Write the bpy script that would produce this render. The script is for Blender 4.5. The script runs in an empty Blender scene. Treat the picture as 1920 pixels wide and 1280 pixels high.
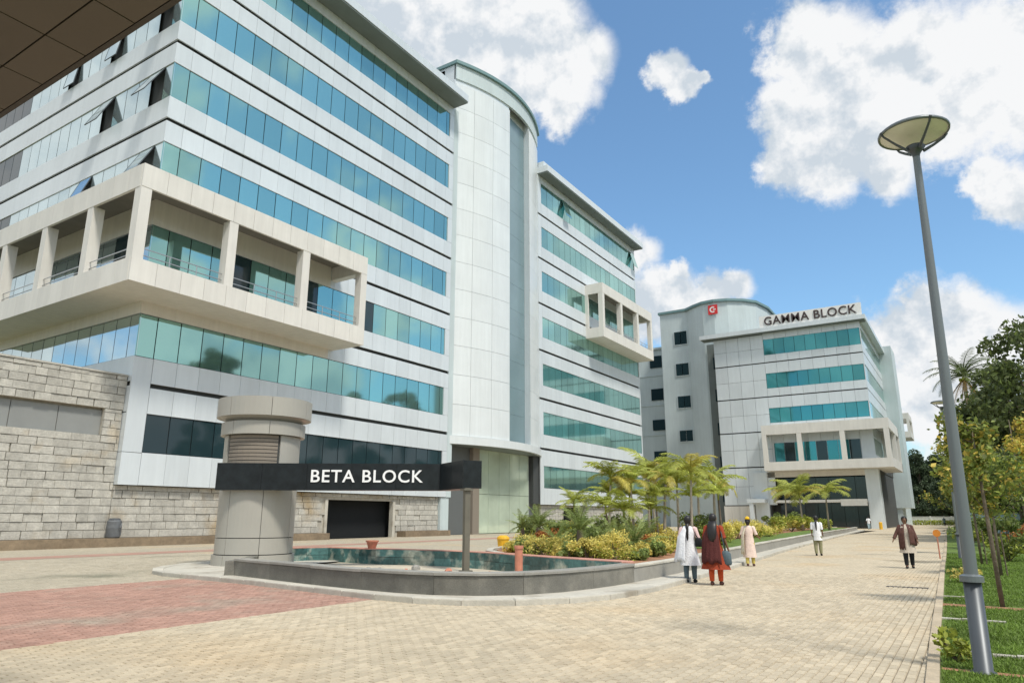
import bpy, bmesh, math, random
import numpy as np
from mathutils import Vector, Matrix
R = math.radians
random.seed(7)
rng = np.random.default_rng(11)
S = bpy.context.scene
COL = S.collection

# ------------------------------------------------------------------ camera
cd = bpy.data.cameras.new('camera'); cam = bpy.data.objects.new('camera', cd); COL.objects.link(cam)
cam.location = (0, 0, 1.6); cam.rotation_euler = (R(90 + 14.14), 0, R(32.63))
cd.sensor_width = 36; cd.lens = 1310 / 1920 * 36; cd.clip_end = 4000; cd.clip_start = .1
S.camera = cam
# ------------------------------------------------------------------ sun and sky
SUN_EL, SUN_AZ = R(58), R(-24)          # azimuth counted from +X towards +Y
sdir = Vector((math.cos(SUN_EL) * math.cos(SUN_AZ), math.cos(SUN_EL) * math.sin(SUN_AZ), math.sin(SUN_EL)))
sl = bpy.data.lights.new('sun', 'SUN'); sl.energy = 2.6; sl.angle = R(9); sl.color = (1, .945, .85)
so = bpy.data.objects.new('sun', sl); COL.objects.link(so); so.rotation_euler = sdir.to_track_quat('Z', 'Y').to_euler()
W = bpy.data.worlds.new('World'); S.world = W; W.use_nodes = True
nt = W.node_tree; N = nt.nodes; N.clear()
def nn(t, tree=None, **k):
    n = (tree or nt).nodes.new(t)
    for a, b in k.items(): setattr(n, a, b)
    return n
def lk(a, b, tree=None): (tree or nt).links.new(a, b)
sky = nn('ShaderNodeTexSky', sky_type='NISHITA', sun_disc=False)
sky.sun_elevation = SUN_EL; sky.sun_rotation = R(90) - SUN_AZ; sky.air_density = 1.0; sky.dust_density = 1.4; sky.ozone_density = 1.0
bsky = nn('ShaderNodeBackground'); bsky.inputs[1].default_value = .15
tint = nn('ShaderNodeMix', data_type='RGBA', blend_type='MULTIPLY'); tint.inputs[0].default_value = 1; tint.inputs[7].default_value = (.78, 1.0, 1.06, 1)   # clear tropical cyan
lk(sky.outputs[0], tint.inputs[6]); lk(tint.outputs[2], bsky.inputs[0])
tc = nn('ShaderNodeTexCoord')
nz = nn('ShaderNodeTexNoise'); nz.inputs['Scale'].default_value = 13; nz.inputs['Detail'].default_value = 7; nz.inputs['Roughness'].default_value = .6
lk(tc.outputs['Generated'], nz.inputs['Vector'])
vs = nn('ShaderNodeVectorMath', operation='SUBTRACT'); vs.inputs[1].default_value = (.5, .5, .5); lk(nz.outputs['Color'], vs.inputs[0])
vm = nn('ShaderNodeVectorMath', operation='SCALE'); vm.inputs['Scale'].default_value = .085; lk(vs.outputs[0], vm.inputs[0])
va = nn('ShaderNodeVectorMath', operation='ADD'); lk(tc.outputs['Generated'], va.inputs[0]); lk(vm.outputs[0], va.inputs[1])
BLOBS = [(-.568,.557,.606,.12),(-.509,.614,.603,.11),(-.46,.64,.615,.10),(-.432,.684,.582,.085),(-.40,.676,.616,.07),(-.385,.729,.560,.05),(-.365,.723,.588,.05),(-.405,.733,.545,.045),(-.513,.552,.658,.12),(-.428,.594,.681,.11),
 (-.262,.785,.562,.030),(-.252,.80,.543,.024),(-.235,.803,.548,.017),(-.222,.806,.549,.012),
 (-.108,.818,.564,.05),(-.079,.842,.534,.068),(-.039,.867,.497,.08),(.013,.863,.505,.08),(.065,.867,.494,.07),(.104,.865,.491,.07),(-.112,.865,.486,.065),(-.14,.88,.45,.045),(-.091,.894,.439,.055),(-.039,.903,.428,.045),(.036,.898,.438,.05),(.089,.889,.45,.06),(.083,.928,.363,.04),(.062,.921,.385,.03),(.14,.86,.48,.08),
 (-.352,.865,.358,.035),(-.318,.896,.30,.045),(-.271,.916,.295,.038),(-.235,.923,.306,.03),(-.356,.89,.284,.05),(-.3,.893,.337,.016),(-.38,.88,.29,.05),
 (-.009,.971,.241,.045),(.02,.976,.218,.06),(-.045,.975,.215,.055),(.04,.98,.196,.06),(-.037,.987,.153,.06),(-.08,.974,.214,.04),(0,.99,.13,.07),(-.09,.985,.14,.05)]
last = None
for (x, y, z, r) in BLOBS:
    d = nn('ShaderNodeVectorMath', operation='DISTANCE'); d.inputs[1].default_value = (x, y, z); lk(va.outputs[0], d.inputs[0])
    m = nn('ShaderNodeMath', operation='MULTIPLY_ADD'); m.inputs[1].default_value = -1 / (r * .97); m.inputs[2].default_value = 1; lk(d.outputs['Value'], m.inputs[0])
    if last is None: last = m
    else:
        q = nn('ShaderNodeMath', operation='SMOOTH_MAX'); q.inputs[2].default_value = .15; lk(last.outputs[0], q.inputs[0]); lk(m.outputs[0], q.inputs[1]); last = q
# out of view the cumulus is denser, added for fill light and window reflections
gn = nn('ShaderNodeTexNoise'); gn.inputs['Scale'].default_value = 2.6; gn.inputs['Detail'].default_value = 5; lk(va.outputs[0], gn.inputs['Vector'])
gm = nn('ShaderNodeMapRange'); gm.inputs[1].default_value = .33; gm.inputs[2].default_value = .52; gm.inputs[3].default_value = -1; gm.inputs[4].default_value = .6; lk(gn.outputs['Fac'], gm.inputs[0])
vd = nn('ShaderNodeVectorMath', operation='DOT_PRODUCT'); vd.inputs[1].default_value = (-.523, .817, .244); lk(tc.outputs['Generated'], vd.inputs[0])
vr = nn('ShaderNodeMapRange'); vr.inputs[1].default_value = .70; vr.inputs[2].default_value = .78; vr.inputs[3].default_value = 0; vr.inputs[4].default_value = -3; lk(vd.outputs['Value'], vr.inputs[0])
ga = nn('ShaderNodeMath', operation='ADD'); lk(gm.outputs[0], ga.inputs[0]); lk(vr.outputs[0], ga.inputs[1])
mx = nn('ShaderNodeMath', operation='MAXIMUM'); lk(last.outputs[0], mx.inputs[0]); lk(ga.outputs[0], mx.inputs[1])
fb = nn('ShaderNodeTexNoise'); fb.inputs['Scale'].default_value = 13; fb.inputs['Detail'].default_value = 10; fb.inputs['Roughness'].default_value = .68; lk(tc.outputs['Generated'], fb.inputs['Vector'])
fa = nn('ShaderNodeMath', operation='MULTIPLY_ADD'); fa.inputs[1].default_value = 1.3; lk(fb.outputs['Fac'], fa.inputs[0]); lk(mx.outputs[0], fa.inputs[2])
fr = nn('ShaderNodeMapRange', interpolation_type='SMOOTHSTEP'); fr.inputs[1].default_value = .40; fr.inputs[2].default_value = .95; lk(fa.outputs[0], fr.inputs[0])
# billows: density difference towards the sun gives lit tops and grey bases
of = nn('ShaderNodeVectorMath', operation='ADD'); of.inputs[1].default_value = (sdir.x*.018, sdir.y*.018, sdir.z*.03); lk(tc.outputs['Generated'], of.inputs[0])
f2 = nn('ShaderNodeTexNoise'); f2.inputs['Scale'].default_value = 13; f2.inputs['Detail'].default_value = 5; f2.inputs['Roughness'].default_value = .6; lk(of.outputs[0], f2.inputs['Vector'])
f1 = nn('ShaderNodeTexNoise'); f1.inputs['Scale'].default_value = 13; f1.inputs['Detail'].default_value = 5; f1.inputs['Roughness'].default_value = .6; lk(tc.outputs['Generated'], f1.inputs['Vector'])
df = nn('ShaderNodeMath', operation='SUBTRACT'); lk(f1.outputs['Fac'], df.inputs[0]); lk(f2.outputs['Fac'], df.inputs[1])
cr = nn('ShaderNodeTexNoise'); cr.inputs['Scale'].default_value = 5; cr.inputs['Detail'].default_value = 4; lk(va.outputs[0], cr.inputs['Vector'])
c1_ = nn('ShaderNodeMath', operation='MULTIPLY_ADD'); c1_.inputs[1].default_value = 1.6; lk(df.outputs[0], c1_.inputs[0]); lk(cr.outputs['Fac'], c1_.inputs[2])
cm = nn('ShaderNodeMapRange'); cm.inputs[1].default_value = .32; cm.inputs[2].default_value = .60; lk(c1_.outputs[0], cm.inputs[0])
cc = nn('ShaderNodeMix', data_type='RGBA'); cc.inputs[6].default_value = (.62, .69, .76, 1); cc.inputs[7].default_value = (.93, .94, .95, 1); lk(cm.outputs[0], cc.inputs[0])
bcl = nn('ShaderNodeBackground'); bcl.inputs[1].default_value = .76; lk(cc.outputs[2], bcl.inputs[0])
mxs = nn('ShaderNodeMixShader'); lk(fr.outputs[0], mxs.inputs[0]); lk(bsky.outputs[0], mxs.inputs[1]); lk(bcl.outputs[0], mxs.inputs[2])
wo = nn('ShaderNodeOutputWorld'); lk(mxs.outputs[0], wo.inputs[0])
vw = S.view_settings; vw.view_transform = 'Standard'; vw.look = 'None'; vw.exposure = .39; vw.gamma = 1; vw.use_curve_mapping = False
S.render.engine = 'CYCLES'; S.cycles.max_bounces = 6; S.cycles.diffuse_bounces = 3

# ------------------------------------------------------------------ materials
def mat(name, col, rough=.6, metal=0, spec=.5, noise=None, bump=None, island=None, obj=None, trans=None, stain=None, streak=None):
    """noise=(scale, amount) large-scale value variation; bump=(scale, strength); island / obj = random value spread per loose piece / per object"""
    m = bpy.data.materials.new(name); m.use_nodes = True; t = m.node_tree; b = t.nodes['Principled BSDF']
    b.inputs['Roughness'].default_value = rough; b.inputs['Metallic'].default_value = metal; b.inputs['Specular IOR Level'].default_value = spec
    geo = nn('ShaderNodeNewGeometry', t); pos = geo.outputs['Position']
    val = None
    def addv(sock):
        nonlocal val
        if val is None: val = sock
        else:
            q = nn('ShaderNodeMath', t, operation='MULTIPLY'); lk(val, q.inputs[0], t); lk(sock, q.inputs[1], t); val = q.outputs[0]
    def rngmap(sock, a, lo=0, hi=1):
        q = nn('ShaderNodeMapRange', t); q.inputs[1].default_value = lo; q.inputs[2].default_value = hi; q.inputs[3].default_value = 1 - a; q.inputs[4].default_value = 1 + a
        lk(sock, q.inputs[0], t); return q.outputs[0]
    if noise:
        for sc, am in ([noise] if not isinstance(noise, list) else noise):
            q = nn('ShaderNodeTexNoise', t); q.inputs['Scale'].default_value = sc; q.inputs['Detail'].default_value = 6; q.inputs['Roughness'].default_value = .6
            lk(pos, q.inputs['Vector'], t); addv(rngmap(q.outputs['Fac'], am, .28, .72))
    if streak:
        mp = nn('ShaderNodeMapping', t); mp.inputs['Scale'].default_value = (1, 1, .07); lk(pos, mp.inputs[0], t); q = nn('ShaderNodeTexNoise', t); q.inputs['Scale'].default_value = 2.2; q.inputs['Detail'].default_value = 8; q.inputs['Roughness'].default_value = .7; lk(mp.outputs[0], q.inputs['Vector'], t); addv(rngmap(q.outputs['Fac'], streak, .3, .7))
    if island: addv(rngmap(geo.outputs['Random Per Island'], island))
    if obj:
        oi = nn('ShaderNodeObjectInfo', t); addv(rngmap(oi.outputs['Random'], obj))
    base = nn('ShaderNodeRGB', t); base.outputs[0].default_value = (*col, 1); cs = base.outputs[0]
    if stain:   # (colour, scale, lo, hi)
        q = nn('ShaderNodeTexNoise', t); q.inputs['Scale'].default_value = stain[1]; q.inputs['Detail'].default_value = 7; lk(pos, q.inputs['Vector'], t)
        mr = nn('ShaderNodeMapRange', t); mr.inputs[1].default_value = stain[2]; mr.inputs[2].default_value = stain[3]; lk(q.outputs['Fac'], mr.inputs[0], t)
        mc = nn('ShaderNodeMix', t, data_type='RGBA'); mc.inputs[7].default_value = (*stain[0], 1); lk(cs, mc.inputs[6], t); lk(mr.outputs[0], mc.inputs[0], t); cs = mc.outputs[2]
    if val is not None:
        vmu = nn('ShaderNodeVectorMath', t, operation='SCALE'); lk(cs, vmu.inputs[0], t); lk(val, vmu.inputs['Scale'], t); cs = vmu.outputs[0]
    lk(cs, b.inputs['Base Color'], t)
    if bump:
        q = nn('ShaderNodeTexNoise', t); q.inputs['Scale'].default_value = bump[0]; q.inputs['Detail'].default_value = 5; lk(pos, q.inputs['Vector'], t)
        bp = nn('ShaderNodeBump', t); bp.inputs['Strength'].default_value = bump[1]; bp.inputs['Distance'].default_value = .03; lk(q.outputs['Fac'], bp.inputs['Height'], t); lk(bp.outputs[0], b.inputs['Normal'], t)
    if trans:
        tr = nn('ShaderNodeBsdfTranslucent', t); lk(cs, tr.inputs[0], t); ms = nn('ShaderNodeMixShader', t); ms.inputs[0].default_value = trans
        lk(b.outputs[0], ms.inputs[1], t); lk(tr.outputs[0], ms.inputs[2], t); lk(ms.outputs[0], t.nodes['Material Output'].inputs[0], t)
    return m
M = {}
M['panel'] = mat('silver_white_cladding', (.65, .70, .725), .32, .10, .5, noise=(.25, .05), obj=.045, streak=.05)
M['panel_side'] = mat('silver_white_cladding_flush', (.65, .70, .725), .32, .10, .5, noise=(.25, .05), island=.035, streak=.05)
M['tower_panel'] = mat('white_tower_cladding', (.72, .76, .765), .3, .08, .5, noise=(.3, .04), obj=.03, streak=.05)
M['cream'] = mat('cream_cladding', (.70, .68, .63), .5, 0, .4, noise=(.5, .05), obj=.03, streak=.07)
M['ceiling'] = mat('dark_grey_ceiling', (.20, .19, .165), .9, noise=(.8, .12))  # balcony ceilings, a darker grey than the cream cladding
M['groove'] = mat('dark_joint_backing', (.055, .06, .06), .7)
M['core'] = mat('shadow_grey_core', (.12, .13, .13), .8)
M['soffit'] = mat('grey_eaves_board', (.16, .19, .185), .6, noise=(.6, .1))
M['teal_edge'] = mat('teal_grey_roof_edge', (.16, .27, .28), .5)
M['band'] = mat('blue_grey_render', (.53, .61, .62), .5, noise=(.3, .06), streak=.06)
def glass(name, col, rough, metal, var, ior_spec=.5, wob=.0):
    m = mat(name, col, rough, metal, ior_spec, obj=var); return m
M['glass'] = glass('teal_reflective_glass', (.30, .54, .51), .045, .80, .11)
M['glass_stuff'] = mat('teal_reflective_glass_far', (.29, .53, .50), .06, .80, .5, island=.12)
M['glass_deep'] = glass('deep_teal_reflective_glass', (.07, .30, .32), .04, .6, .14)
M['glass_sheen'] = glass('teal_glass_grazing_sheen', (.58, .70, .72), .04, .8, .08)  # side face panes: pale grazing sky reflection put into the glass colour
M['glass_dark'] = glass('dark_tinted_glass', (.018, .04, .048), .05, .0, .25, .6)
M['glass_green'] = mat('pale_green_lobby_glass', (.62, .72, .58), .06, .3, .5, noise=(.5, .12))
M['slot_glass'] = mat('steel_blue_slot_cladding', (.24, .34, .37), .25, .3, .5, noise=(.3, .08))
M['stone'] = mat('rough_cut_grey_stone', (.46, .445, .395), .85, 0, .3, noise=[(2.2, .18), (9, .14)], bump=(14, .8), obj=.11, stain=((.36, .24, .09), .35, .56, .8))
M['stone_stuff'] = mat('rough_cut_grey_stone_far', (.46, .445, .395), .85, 0, .3, noise=[(2.2, .18), (9, .14)], bump=(14, .8), island=.11, stain=((.36, .24, .09), .35, .56, .8))
M['mortar'] = mat('grey_mortar', (.42, .395, .335), .95, noise=(3, .2))
M['plinth'] = mat('brown_stained_plinth', (.23, .175, .115), .9, noise=[(.7, .25), (5, .2)], bump=(8, .5))
M['shutter'] = mat('grey_louvre_sheet', (.27, .28, .27), .6, noise=(.5, .1), obj=.06)
M['paver'] = mat('buff_concrete_paver', (.53, .455, .335), .85, 0, .25, noise=[(.22, .07), (1.1, .05), (30, .08)], bump=(60, .35), island=.12, obj=.10, stain=((.54, .42, .27), .3, .52, .8))
M['paver_red'] = mat('worn_red_paver', (.42, .255, .20), .85, 0, .25, noise=[(.25, .08), (1.3, .10), (30, .10)], bump=(60, .35), island=.14, obj=.12, stain=((.36, .30, .24), .7, .50, .78))
M['paver_grey'] = mat('grey_olive_paver', (.42, .375, .29), .9, 0, .25, noise=[(.25, .08), (1.2, .08), (30, .08)], bump=(60, .35), island=.12, stain=((.24, .23, .17), .4, .55, .75))
M['sand'] = mat('jointing_sand', (.22, .185, .135), .95, noise=(6, .2))
M['pink'] = mat('pink_brick_paving', (.50, .25, .19), .85, noise=[(1.2, .2), (8, .15)], bump=(30, .4))
M['kerb'] = mat('pale_concrete_kerb', (.50, .475, .41), .85, 0, .3, noise=[(1.2, .12), (12, .1)], bump=(40, .3), obj=.06, stain=((.30, .26, .20), .9, .56, .75))
M['granite'] = mat('dark_flamed_granite', (.15, .145, .125), .55, 0, .4, noise=[(3, .2), (40, .2)], bump=(60, .2), obj=.12, stain=((.26, .245, .205), .9, .5, .75))
M['coping'] = mat('grey_granite_coping', (.30, .29, .26), .5, 0, .4, noise=[(3, .12), (40, .15)], obj=.08)
M['tile'] = mat('green_glazed_pool_tile', (.06, .15, .145), .25, 0, .5, noise=[(1.5, .5), (8, .3)], obj=.35, stain=((.40, .43, .36), 2.2, .50, .66))
M['pool_floor'] = mat('dry_cream_screed', (.52, .46, .36), .8, noise=[(.8, .15), (5, .15)], bump=(20, .3))
M['pillar'] = mat('grey_beige_cladding', (.40, .385, .34), .42, .1, .5, noise=(.8, .05), obj=.03)
M['louvre'] = mat('brown_louvre', (.24, .205, .165), .6)
M['black'] = mat('polished_black_granite', (.012, .016, .018), .35, 0, .35, noise=(4, .4))
M['white_letter'] = mat('white_letter', (.85, .86, .86), .4)
M['dark_letter'] = mat('dark_brown_letter', (.05, .03, .03), .5)
M['white_board'] = mat('white_sign_board', (.82, .82, .80), .5)
M['red'] = mat('red_emblem', (.65, .03, .03), .45)
M['soil'] = mat('red_laterite_soil', (.30, .15, .08), .95, noise=[(1, .25), (9, .25)], bump=(15, .8))
M['grass_base'] = mat('lawn_turf', (.11, .17, .028), .9, noise=[(.6, .35), (6, .3)], bump=(40, .8))
M['blade'] = mat('grass_blade', (.15, .23, .035), .7, noise=(.7, .35), island=.4, trans=.3)
M['earth'] = mat('dry_green_earth', (.16, .15, .07), .95, noise=[(.05, .3), (.6, .3)])
M['bark'] = mat('grey_brown_bark', (.14, .11, .08), .9, noise=(6, .3), bump=(20, .6))
M['bark_pale'] = mat('pale_grey_palm_bark', (.34, .30, .24), .85, noise=(7, .25), bump=(20, .5))
def leaf(n, c, isl=.45, tr=.35): M[n] = mat(n, c, .55, 0, .4, noise=(.9, .3), island=isl, trans=tr)
leaf('leaf_dark', (.115, .145, .055)); leaf('leaf_mid', (.17, .22, .06)); leaf('leaf_far', (.075, .11, .055))
leaf('leaf_yellow_green', (.34, .38, .06)); leaf('leaf_yellow', (.70, .61, .17), .3); leaf('leaf_golden', (.62, .48, .10)); leaf('leaf_orange', (.42, .17, .05))
leaf('leaf_cycad', (.26, .33, .10)); leaf('frond_lime', (.36, .40, .08), .3); leaf('frond_gold', (.48, .42, .09), .3); leaf('frond_coconut', (.12, .16, .05), .3); leaf('frond_dead', (.38, .25, .08), .3)
leaf('leaf_sapling', (.20, .24, .05))
M['lamp_metal'] = mat('dark_grey_painted_steel', (.085, .095, .105), .4, .3, .5, noise=(3, .08))
M['lamp_metal2'] = mat('mid_grey_painted_steel', (.17, .19, .20), .4, .3)
M['lamp_glass'] = mat('frosted_lamp_glass', (.82, .78, .76), .3)
M['canopy'] = mat('brown_soffit_board', (.115, .092, .070), .55, noise=(.6, .08), obj=.06)
M['canopy_edge'] = mat('dark_fascia', (.06, .05, .042), .6)
M['skin'] = mat('brown_skin', (.19, .095, .055), .55)
M['hair'] = mat('black_hair', (.012, .010, .010), .45)
def cloth(n, c): M[n] = mat(n, c, .85, 0, .2, noise=(14, .12), bump=(30, .5))
cloth('cloth_white', (.80, .81, .84)); cloth('cloth_pink', (.72, .52, .50)); cloth('cloth_red', (.30, .055, .025)); cloth('cloth_maroon', (.10, .03, .028)); cloth('cloth_orange', (.55, .09, .03)); cloth('cloth_black', (.018, .02, .022)); cloth('cloth_cream', (.74, .66, .52)); cloth('cloth_blush', (.76, .60, .52)); cloth('cloth_yellow', (.62, .50, .14)); cloth('cloth_brown', (.12, .06, .05)); cloth('cloth_beige', (.55, .48, .40)); cloth('cloth_olive', (.28, .27, .16)); cloth('cloth_blue', (.40, .52, .58)); cloth('cloth_slate', (.10, .14, .16)); cloth('flower_yellow', (.75, .45, .03))
M['yellow_paint'] = mat('yellow_plastic', (.75, .42, .02), .5, noise=(5, .1))
M['orange_paint'] = mat('orange_paint', (.72, .25, .03), .5)
M['terracotta'] = mat('terracotta', (.50, .20, .13), .8, noise=(8, .15))
M['grey_plastic'] = mat('grey_plastic', (.13, .14, .15), .6, noise=(4, .2))
M['white_paint'] = mat('white_paint', (.78, .77, .73), .6, noise=(2, .06))
M['pale_blue'] = mat('pale_blue_sheet', (.45, .60, .64), .5, noise=(1, .1))
M['steel_rail'] = mat('brushed_rail', (.45, .46, .46), .3, .8)
M['drain'] = mat('drain_grate', (.10, .09, .08), .7)

# ------------------------------------------------------------------ mesh helpers
class MB:
    def __init__(s): s.v = []; s.f = []; s.m = []
    def face(s, pts, mi=0):
        i = len(s.v); s.v += [tuple(p) for p in pts]; s.f.append(tuple(range(i, i + len(pts)))); s.m.append(mi)
    def box(s, x0, x1, y0, y1, z0, z1, mi=0):
        i = len(s.v)
        s.v += [(x0,y0,z0),(x1,y0,z0),(x1,y1,z0),(x0,y1,z0),(x0,y0,z1),(x1,y0,z1),(x1,y1,z1),(x0,y1,z1)]
        for q in ((0,3,2,1),(4,5,6,7),(0,1,5,4),(1,2,6,5),(2,3,7,6),(3,0,4,7)):
            s.f.append(tuple(i + k for k in q)); s.m.append(mi)
    def prism(s, poly, z0, z1, mi=0, cap=True):
        n = len(poly); i = len(s.v)
        s.v += [(x, y, z0) for x, y in poly] + [(x, y, z1) for x, y in poly]
        for k in range(n):
            j = (k + 1) % n; s.f.append((i + k, i + j, i + n + j, i + n + k)); s.m.append(mi)
        if cap:
            s.f.append(tuple(i + n + k for k in range(n))); s.m.append(mi); s.f.append(tuple(i + k for k in reversed(range(n)))); s.m.append(mi)
    def tube(s, pts, rad, n=8, mi=0, cap=True, sy=1.0):
        pts = [Vector(p) for p in pts]; rings = []
        for k, p in enumerate(pts):
            t = (pts[min(k + 1, len(pts) - 1)] - pts[max(k - 1, 0)]).normalized()
            a = t.cross(Vector((0, 1, 0)) if abs(t.y) < .9 else Vector((1, 0, 0))).normalized(); b = t.cross(a).normalized()
            r = rad[k] if hasattr(rad, '__len__') else rad
            i = len(s.v); s.v += [tuple(p + (a * math.cos(2*math.pi*j/n) + b * math.sin(2*math.pi*j/n) * sy) * r) for j in range(n)]; rings.append(i)
        for a, b in zip(rings, rings[1:]):
            for j in range(n): s.f.append((a + j, a + (j+1) % n, b + (j+1) % n, b + j)); s.m.append(mi)
        if cap:
            s.f.append(tuple(rings[0] + j for j in reversed(range(n)))); s.f.append(tuple(rings[-1] + j for j in range(n))); s.m += [mi, mi]
    def lathe(s, prof, n=24, c=(0, 0), a0=0, a1=2*math.pi, mi=0):
        full = abs(a1 - a0 - 2*math.pi) < 1e-6; k = n if full else n + 1; rings = []
        for r, z in prof:
            i = len(s.v); s.v += [(c[0] + r*math.cos(a0 + (a1-a0)*j/n), c[1] + r*math.sin(a0 + (a1-a0)*j/n), z) for j in range(k)]; rings.append(i)
        for a, b in zip(rings, rings[1:]):
            for j in range(n): s.f.append((a + j, a + (j+1) % k, b + (j+1) % k, b + j)); s.m.append(mi)
    def rings(s, rs, n=14, mi=0, caps=True):
        """rs: (cx, cy, z, rx, ry) ellipses"""
        ids = []
        for cx, cy, z, rx, ry in rs:
            i = len(s.v); s.v += [(cx + rx*math.cos(2*math.pi*j/n), cy + ry*math.sin(2*math.pi*j/n), z) for j in range(n)]; ids.append(i)
        for a, b in zip(ids, ids[1:]):
            for j in range(n): s.f.append((a + j, a + (j+1) % n, b + (j+1) % n, b + j)); s.m.append(mi)
        if caps:
            s.f.append(tuple(ids[0] + j for j in reversed(range(n)))); s.f.append(tuple(ids[-1] + j for j in range(n))); s.m += [mi, mi]
    def mesh(s, name, mats, smooth=False):
        me = bpy.data.meshes.new(name); me.from_pydata(s.v, [], s.f)
        for m in (mats if isinstance(mats, (list, tuple)) else [mats]): me.materials.append(m)
        if any(s.m): me.polygons.foreach_set('material_index', s.m)
        if smooth: me.polygons.foreach_set('use_smooth', [True] * len(s.f))
        me.update(); return me
    def build(s, name, mats, parent=None, smooth=False, fix=False):
        me = s.mesh(name, mats, smooth)
        if fix:
            bm = bmesh.new(); bm.from_mesh(me); bmesh.ops.recalc_face_normals(bm, faces=bm.faces); bm.to_mesh(me); bm.free()
        return link(name, me, parent)
def link(name, data, parent=None, loc=None, rot=None):
    o = bpy.data.objects.new(name, data); COL.objects.link(o)
    if parent is not None: o.parent = parent
    if loc is not None: o.location = loc
    if rot is not None: o.rotation_euler = rot
    return o
def tag(o, label, cat, group=None, kind=None):
    if label: o['label'] = label
    if cat: o['category'] = cat
    if group: o['group'] = group
    if kind: o['kind'] = kind
    return o
def thing(name, label, cat, loc=(0, 0, 0), rz=0, group=None):
    o = bpy.data.objects.new(name, None); COL.objects.link(o); o.location = loc; o.rotation_euler = (0, 0, rz); o.empty_display_size = .2
    return tag(o, label, cat, group)
def struct(o): o['kind'] = 'structure'; return o
def stuff(o): o['kind'] = 'stuff'; return o
_bc = {}
def piece(name, x0, x1, y0, y1, z0, z1, m, parent, rot=None):
    """one box-shaped piece with lightly eased edges; alike pieces share a mesh"""
    d = (round(abs(x1-x0), 3), round(abs(y1-y0), 3), round(abs(z1-z0), 3)); key = (d, m.name, name)
    if key not in _bc:
        b = MB(); a, c, e = d[0]/2, d[1]/2, d[2]/2; b.box(-a, a, -c, c, -e, e); _bc[key] = b.mesh(name, m)
    return link(name, _bc[key], parent, ((x0+x1)/2, (y0+y1)/2, (z0+z1)/2), rot)
def copy_tree(o, parent=None):
    c = o.copy(); COL.objects.link(c)
    if parent is not None: c.parent = parent
    for ch in list(o.children): copy_tree(ch, c)
    return c
def text_mesh(name, body, size, m, extrude=.03, offset=0.0, spacing=1.0, word=1.0):
    cu = bpy.data.curves.new(name, 'FONT'); cu.body = body; cu.size = size; cu.extrude = extrude; cu.offset = offset; cu.space_character = spacing; cu.space_word = word
    cu.align_x = 'CENTER'; cu.align_y = 'CENTER'; cu.resolution_u = 4
    o = bpy.data.objects.new(name, cu); COL.objects.link(o)
    dg = bpy.context.evaluated_depsgraph_get(); me = bpy.data.meshes.new_from_object(o.evaluated_get(dg)); me.name = name
    bpy.data.objects.remove(o); me.materials.clear(); me.materials.append(m); return me

# ------------------------------------------------------------------ ground, road, paving
b = MB(); b.face([(-1500,-600,-.03),(1500,-600,-.03),(1500,2600,-.03),(-1500,2600,-.03)])
struct(b.build('ground', M['earth']))
road = struct(link('road', None)); 
def sheet(name, rects, m, z, parent=None):
    b = MB()
    for x0, x1, y0, y1 in rects: b.face([(x0,y0,z),(x1,y0,z),(x1,y1,z),(x0,y1,z)])
    return b.build(name, m, parent)
# far paving: the pattern goes on in the material where the pieces are too small to tell apart
def far_paving(name, col, red=False):
    m = mat(name, col, .88, 0, .25, noise=[(.22, .07), (1.1, .05), (5, .05)], stain=((.52, .38, .22), .3, .52, .8))
    t = m.node_tree; bs = t.nodes['Principled BSDF']; src = bs.inputs['Base Color'].links[0].from_socket
    g = nn('ShaderNodeNewGeometry', t); mp = nn('ShaderNodeMapping', t); mp.inputs['Rotation'].default_value = (0, 0, R(90)); lk(g.outputs['Position'], mp.inputs[0], t)
    br = nn('ShaderNodeTexBrick', t); br.inputs['Scale'].default_value = 1; br.inputs['Brick Width'].default_value = .2; br.inputs['Row Height'].default_value = .1; br.inputs['Mortar Size'].default_value = .006
    br.inputs['Color1'].default_value = (.9,.9,.9,1); br.inputs['Color2'].default_value = (1.08,1.08,1.08,1); br.inputs['Mortar'].default_value = (.62,.6,.56,1); lk(mp.outputs[0], br.inputs['Vector'], t)
    mu = nn('ShaderNodeMix', t, data_type='RGBA', blend_type='MULTIPLY'); mu.inputs[0].default_value = 1; lk(src, mu.inputs[6], t); lk(br.outputs['Color'], mu.inputs[7], t); lk(mu.outputs[2], bs.inputs['Base Color'], t)
    return m
M['far_paver'] = far_paving('buff_paving_far', (.53, .455, .335)); M['far_grey'] = far_paving('grey_paving_far', (.42, .375, .29))
PR1 = (-10.3, -.5, 3.0, 23.0); PR2 = (-18.0, -10.3, 2.6, 12.4); PR3 = (-30.0, -18.0, 4.6, 20.0)
sheet('paving_far', [(-10.3,-.4,-25,3.0),(-10.3,-.95,23,36),(-10.3,-1.27,36,60),(-12.5,-2.0,60,100),(-60,-3.4,100,112),(-60,-3.4,112,190)], M['far_paver'], .02, road)
sheet('forecourt_paving', [(-18,-10.3,-25,2.6),(-18,-10.3,12.4,100),(-30,-18,-25,4.6),(-30,-18,20,100),(-41.6,-30,-25,100)], M['far_grey'], .02, road)
sheet('sand_bed', [PR1, PR2, PR3], M['sand'], .006, road)
PL, PW, GAP = .2, .1, .0085
allp = []
for (x0, x1, y0, y1), mi in ((PR1, 0), (PR2, 1), (PR3, 2)):
    nx = int(round((x1-x0)/PW))
    for i in range(nx):
        off = (i % 2) * PL / 2
        ny = int((y1-y0)/PL) + 1
        for j in range(ny):
            ya = y0 + j*PL - off; yb = ya + PL
            ya = max(ya, y0); yb = min(yb, y1)
            if yb - ya > .03: allp.append((x0 + (i+.5)*PW, (ya+yb)/2, PW-GAP, yb-ya-GAP, mi))
P = np.array(allp)
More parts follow.
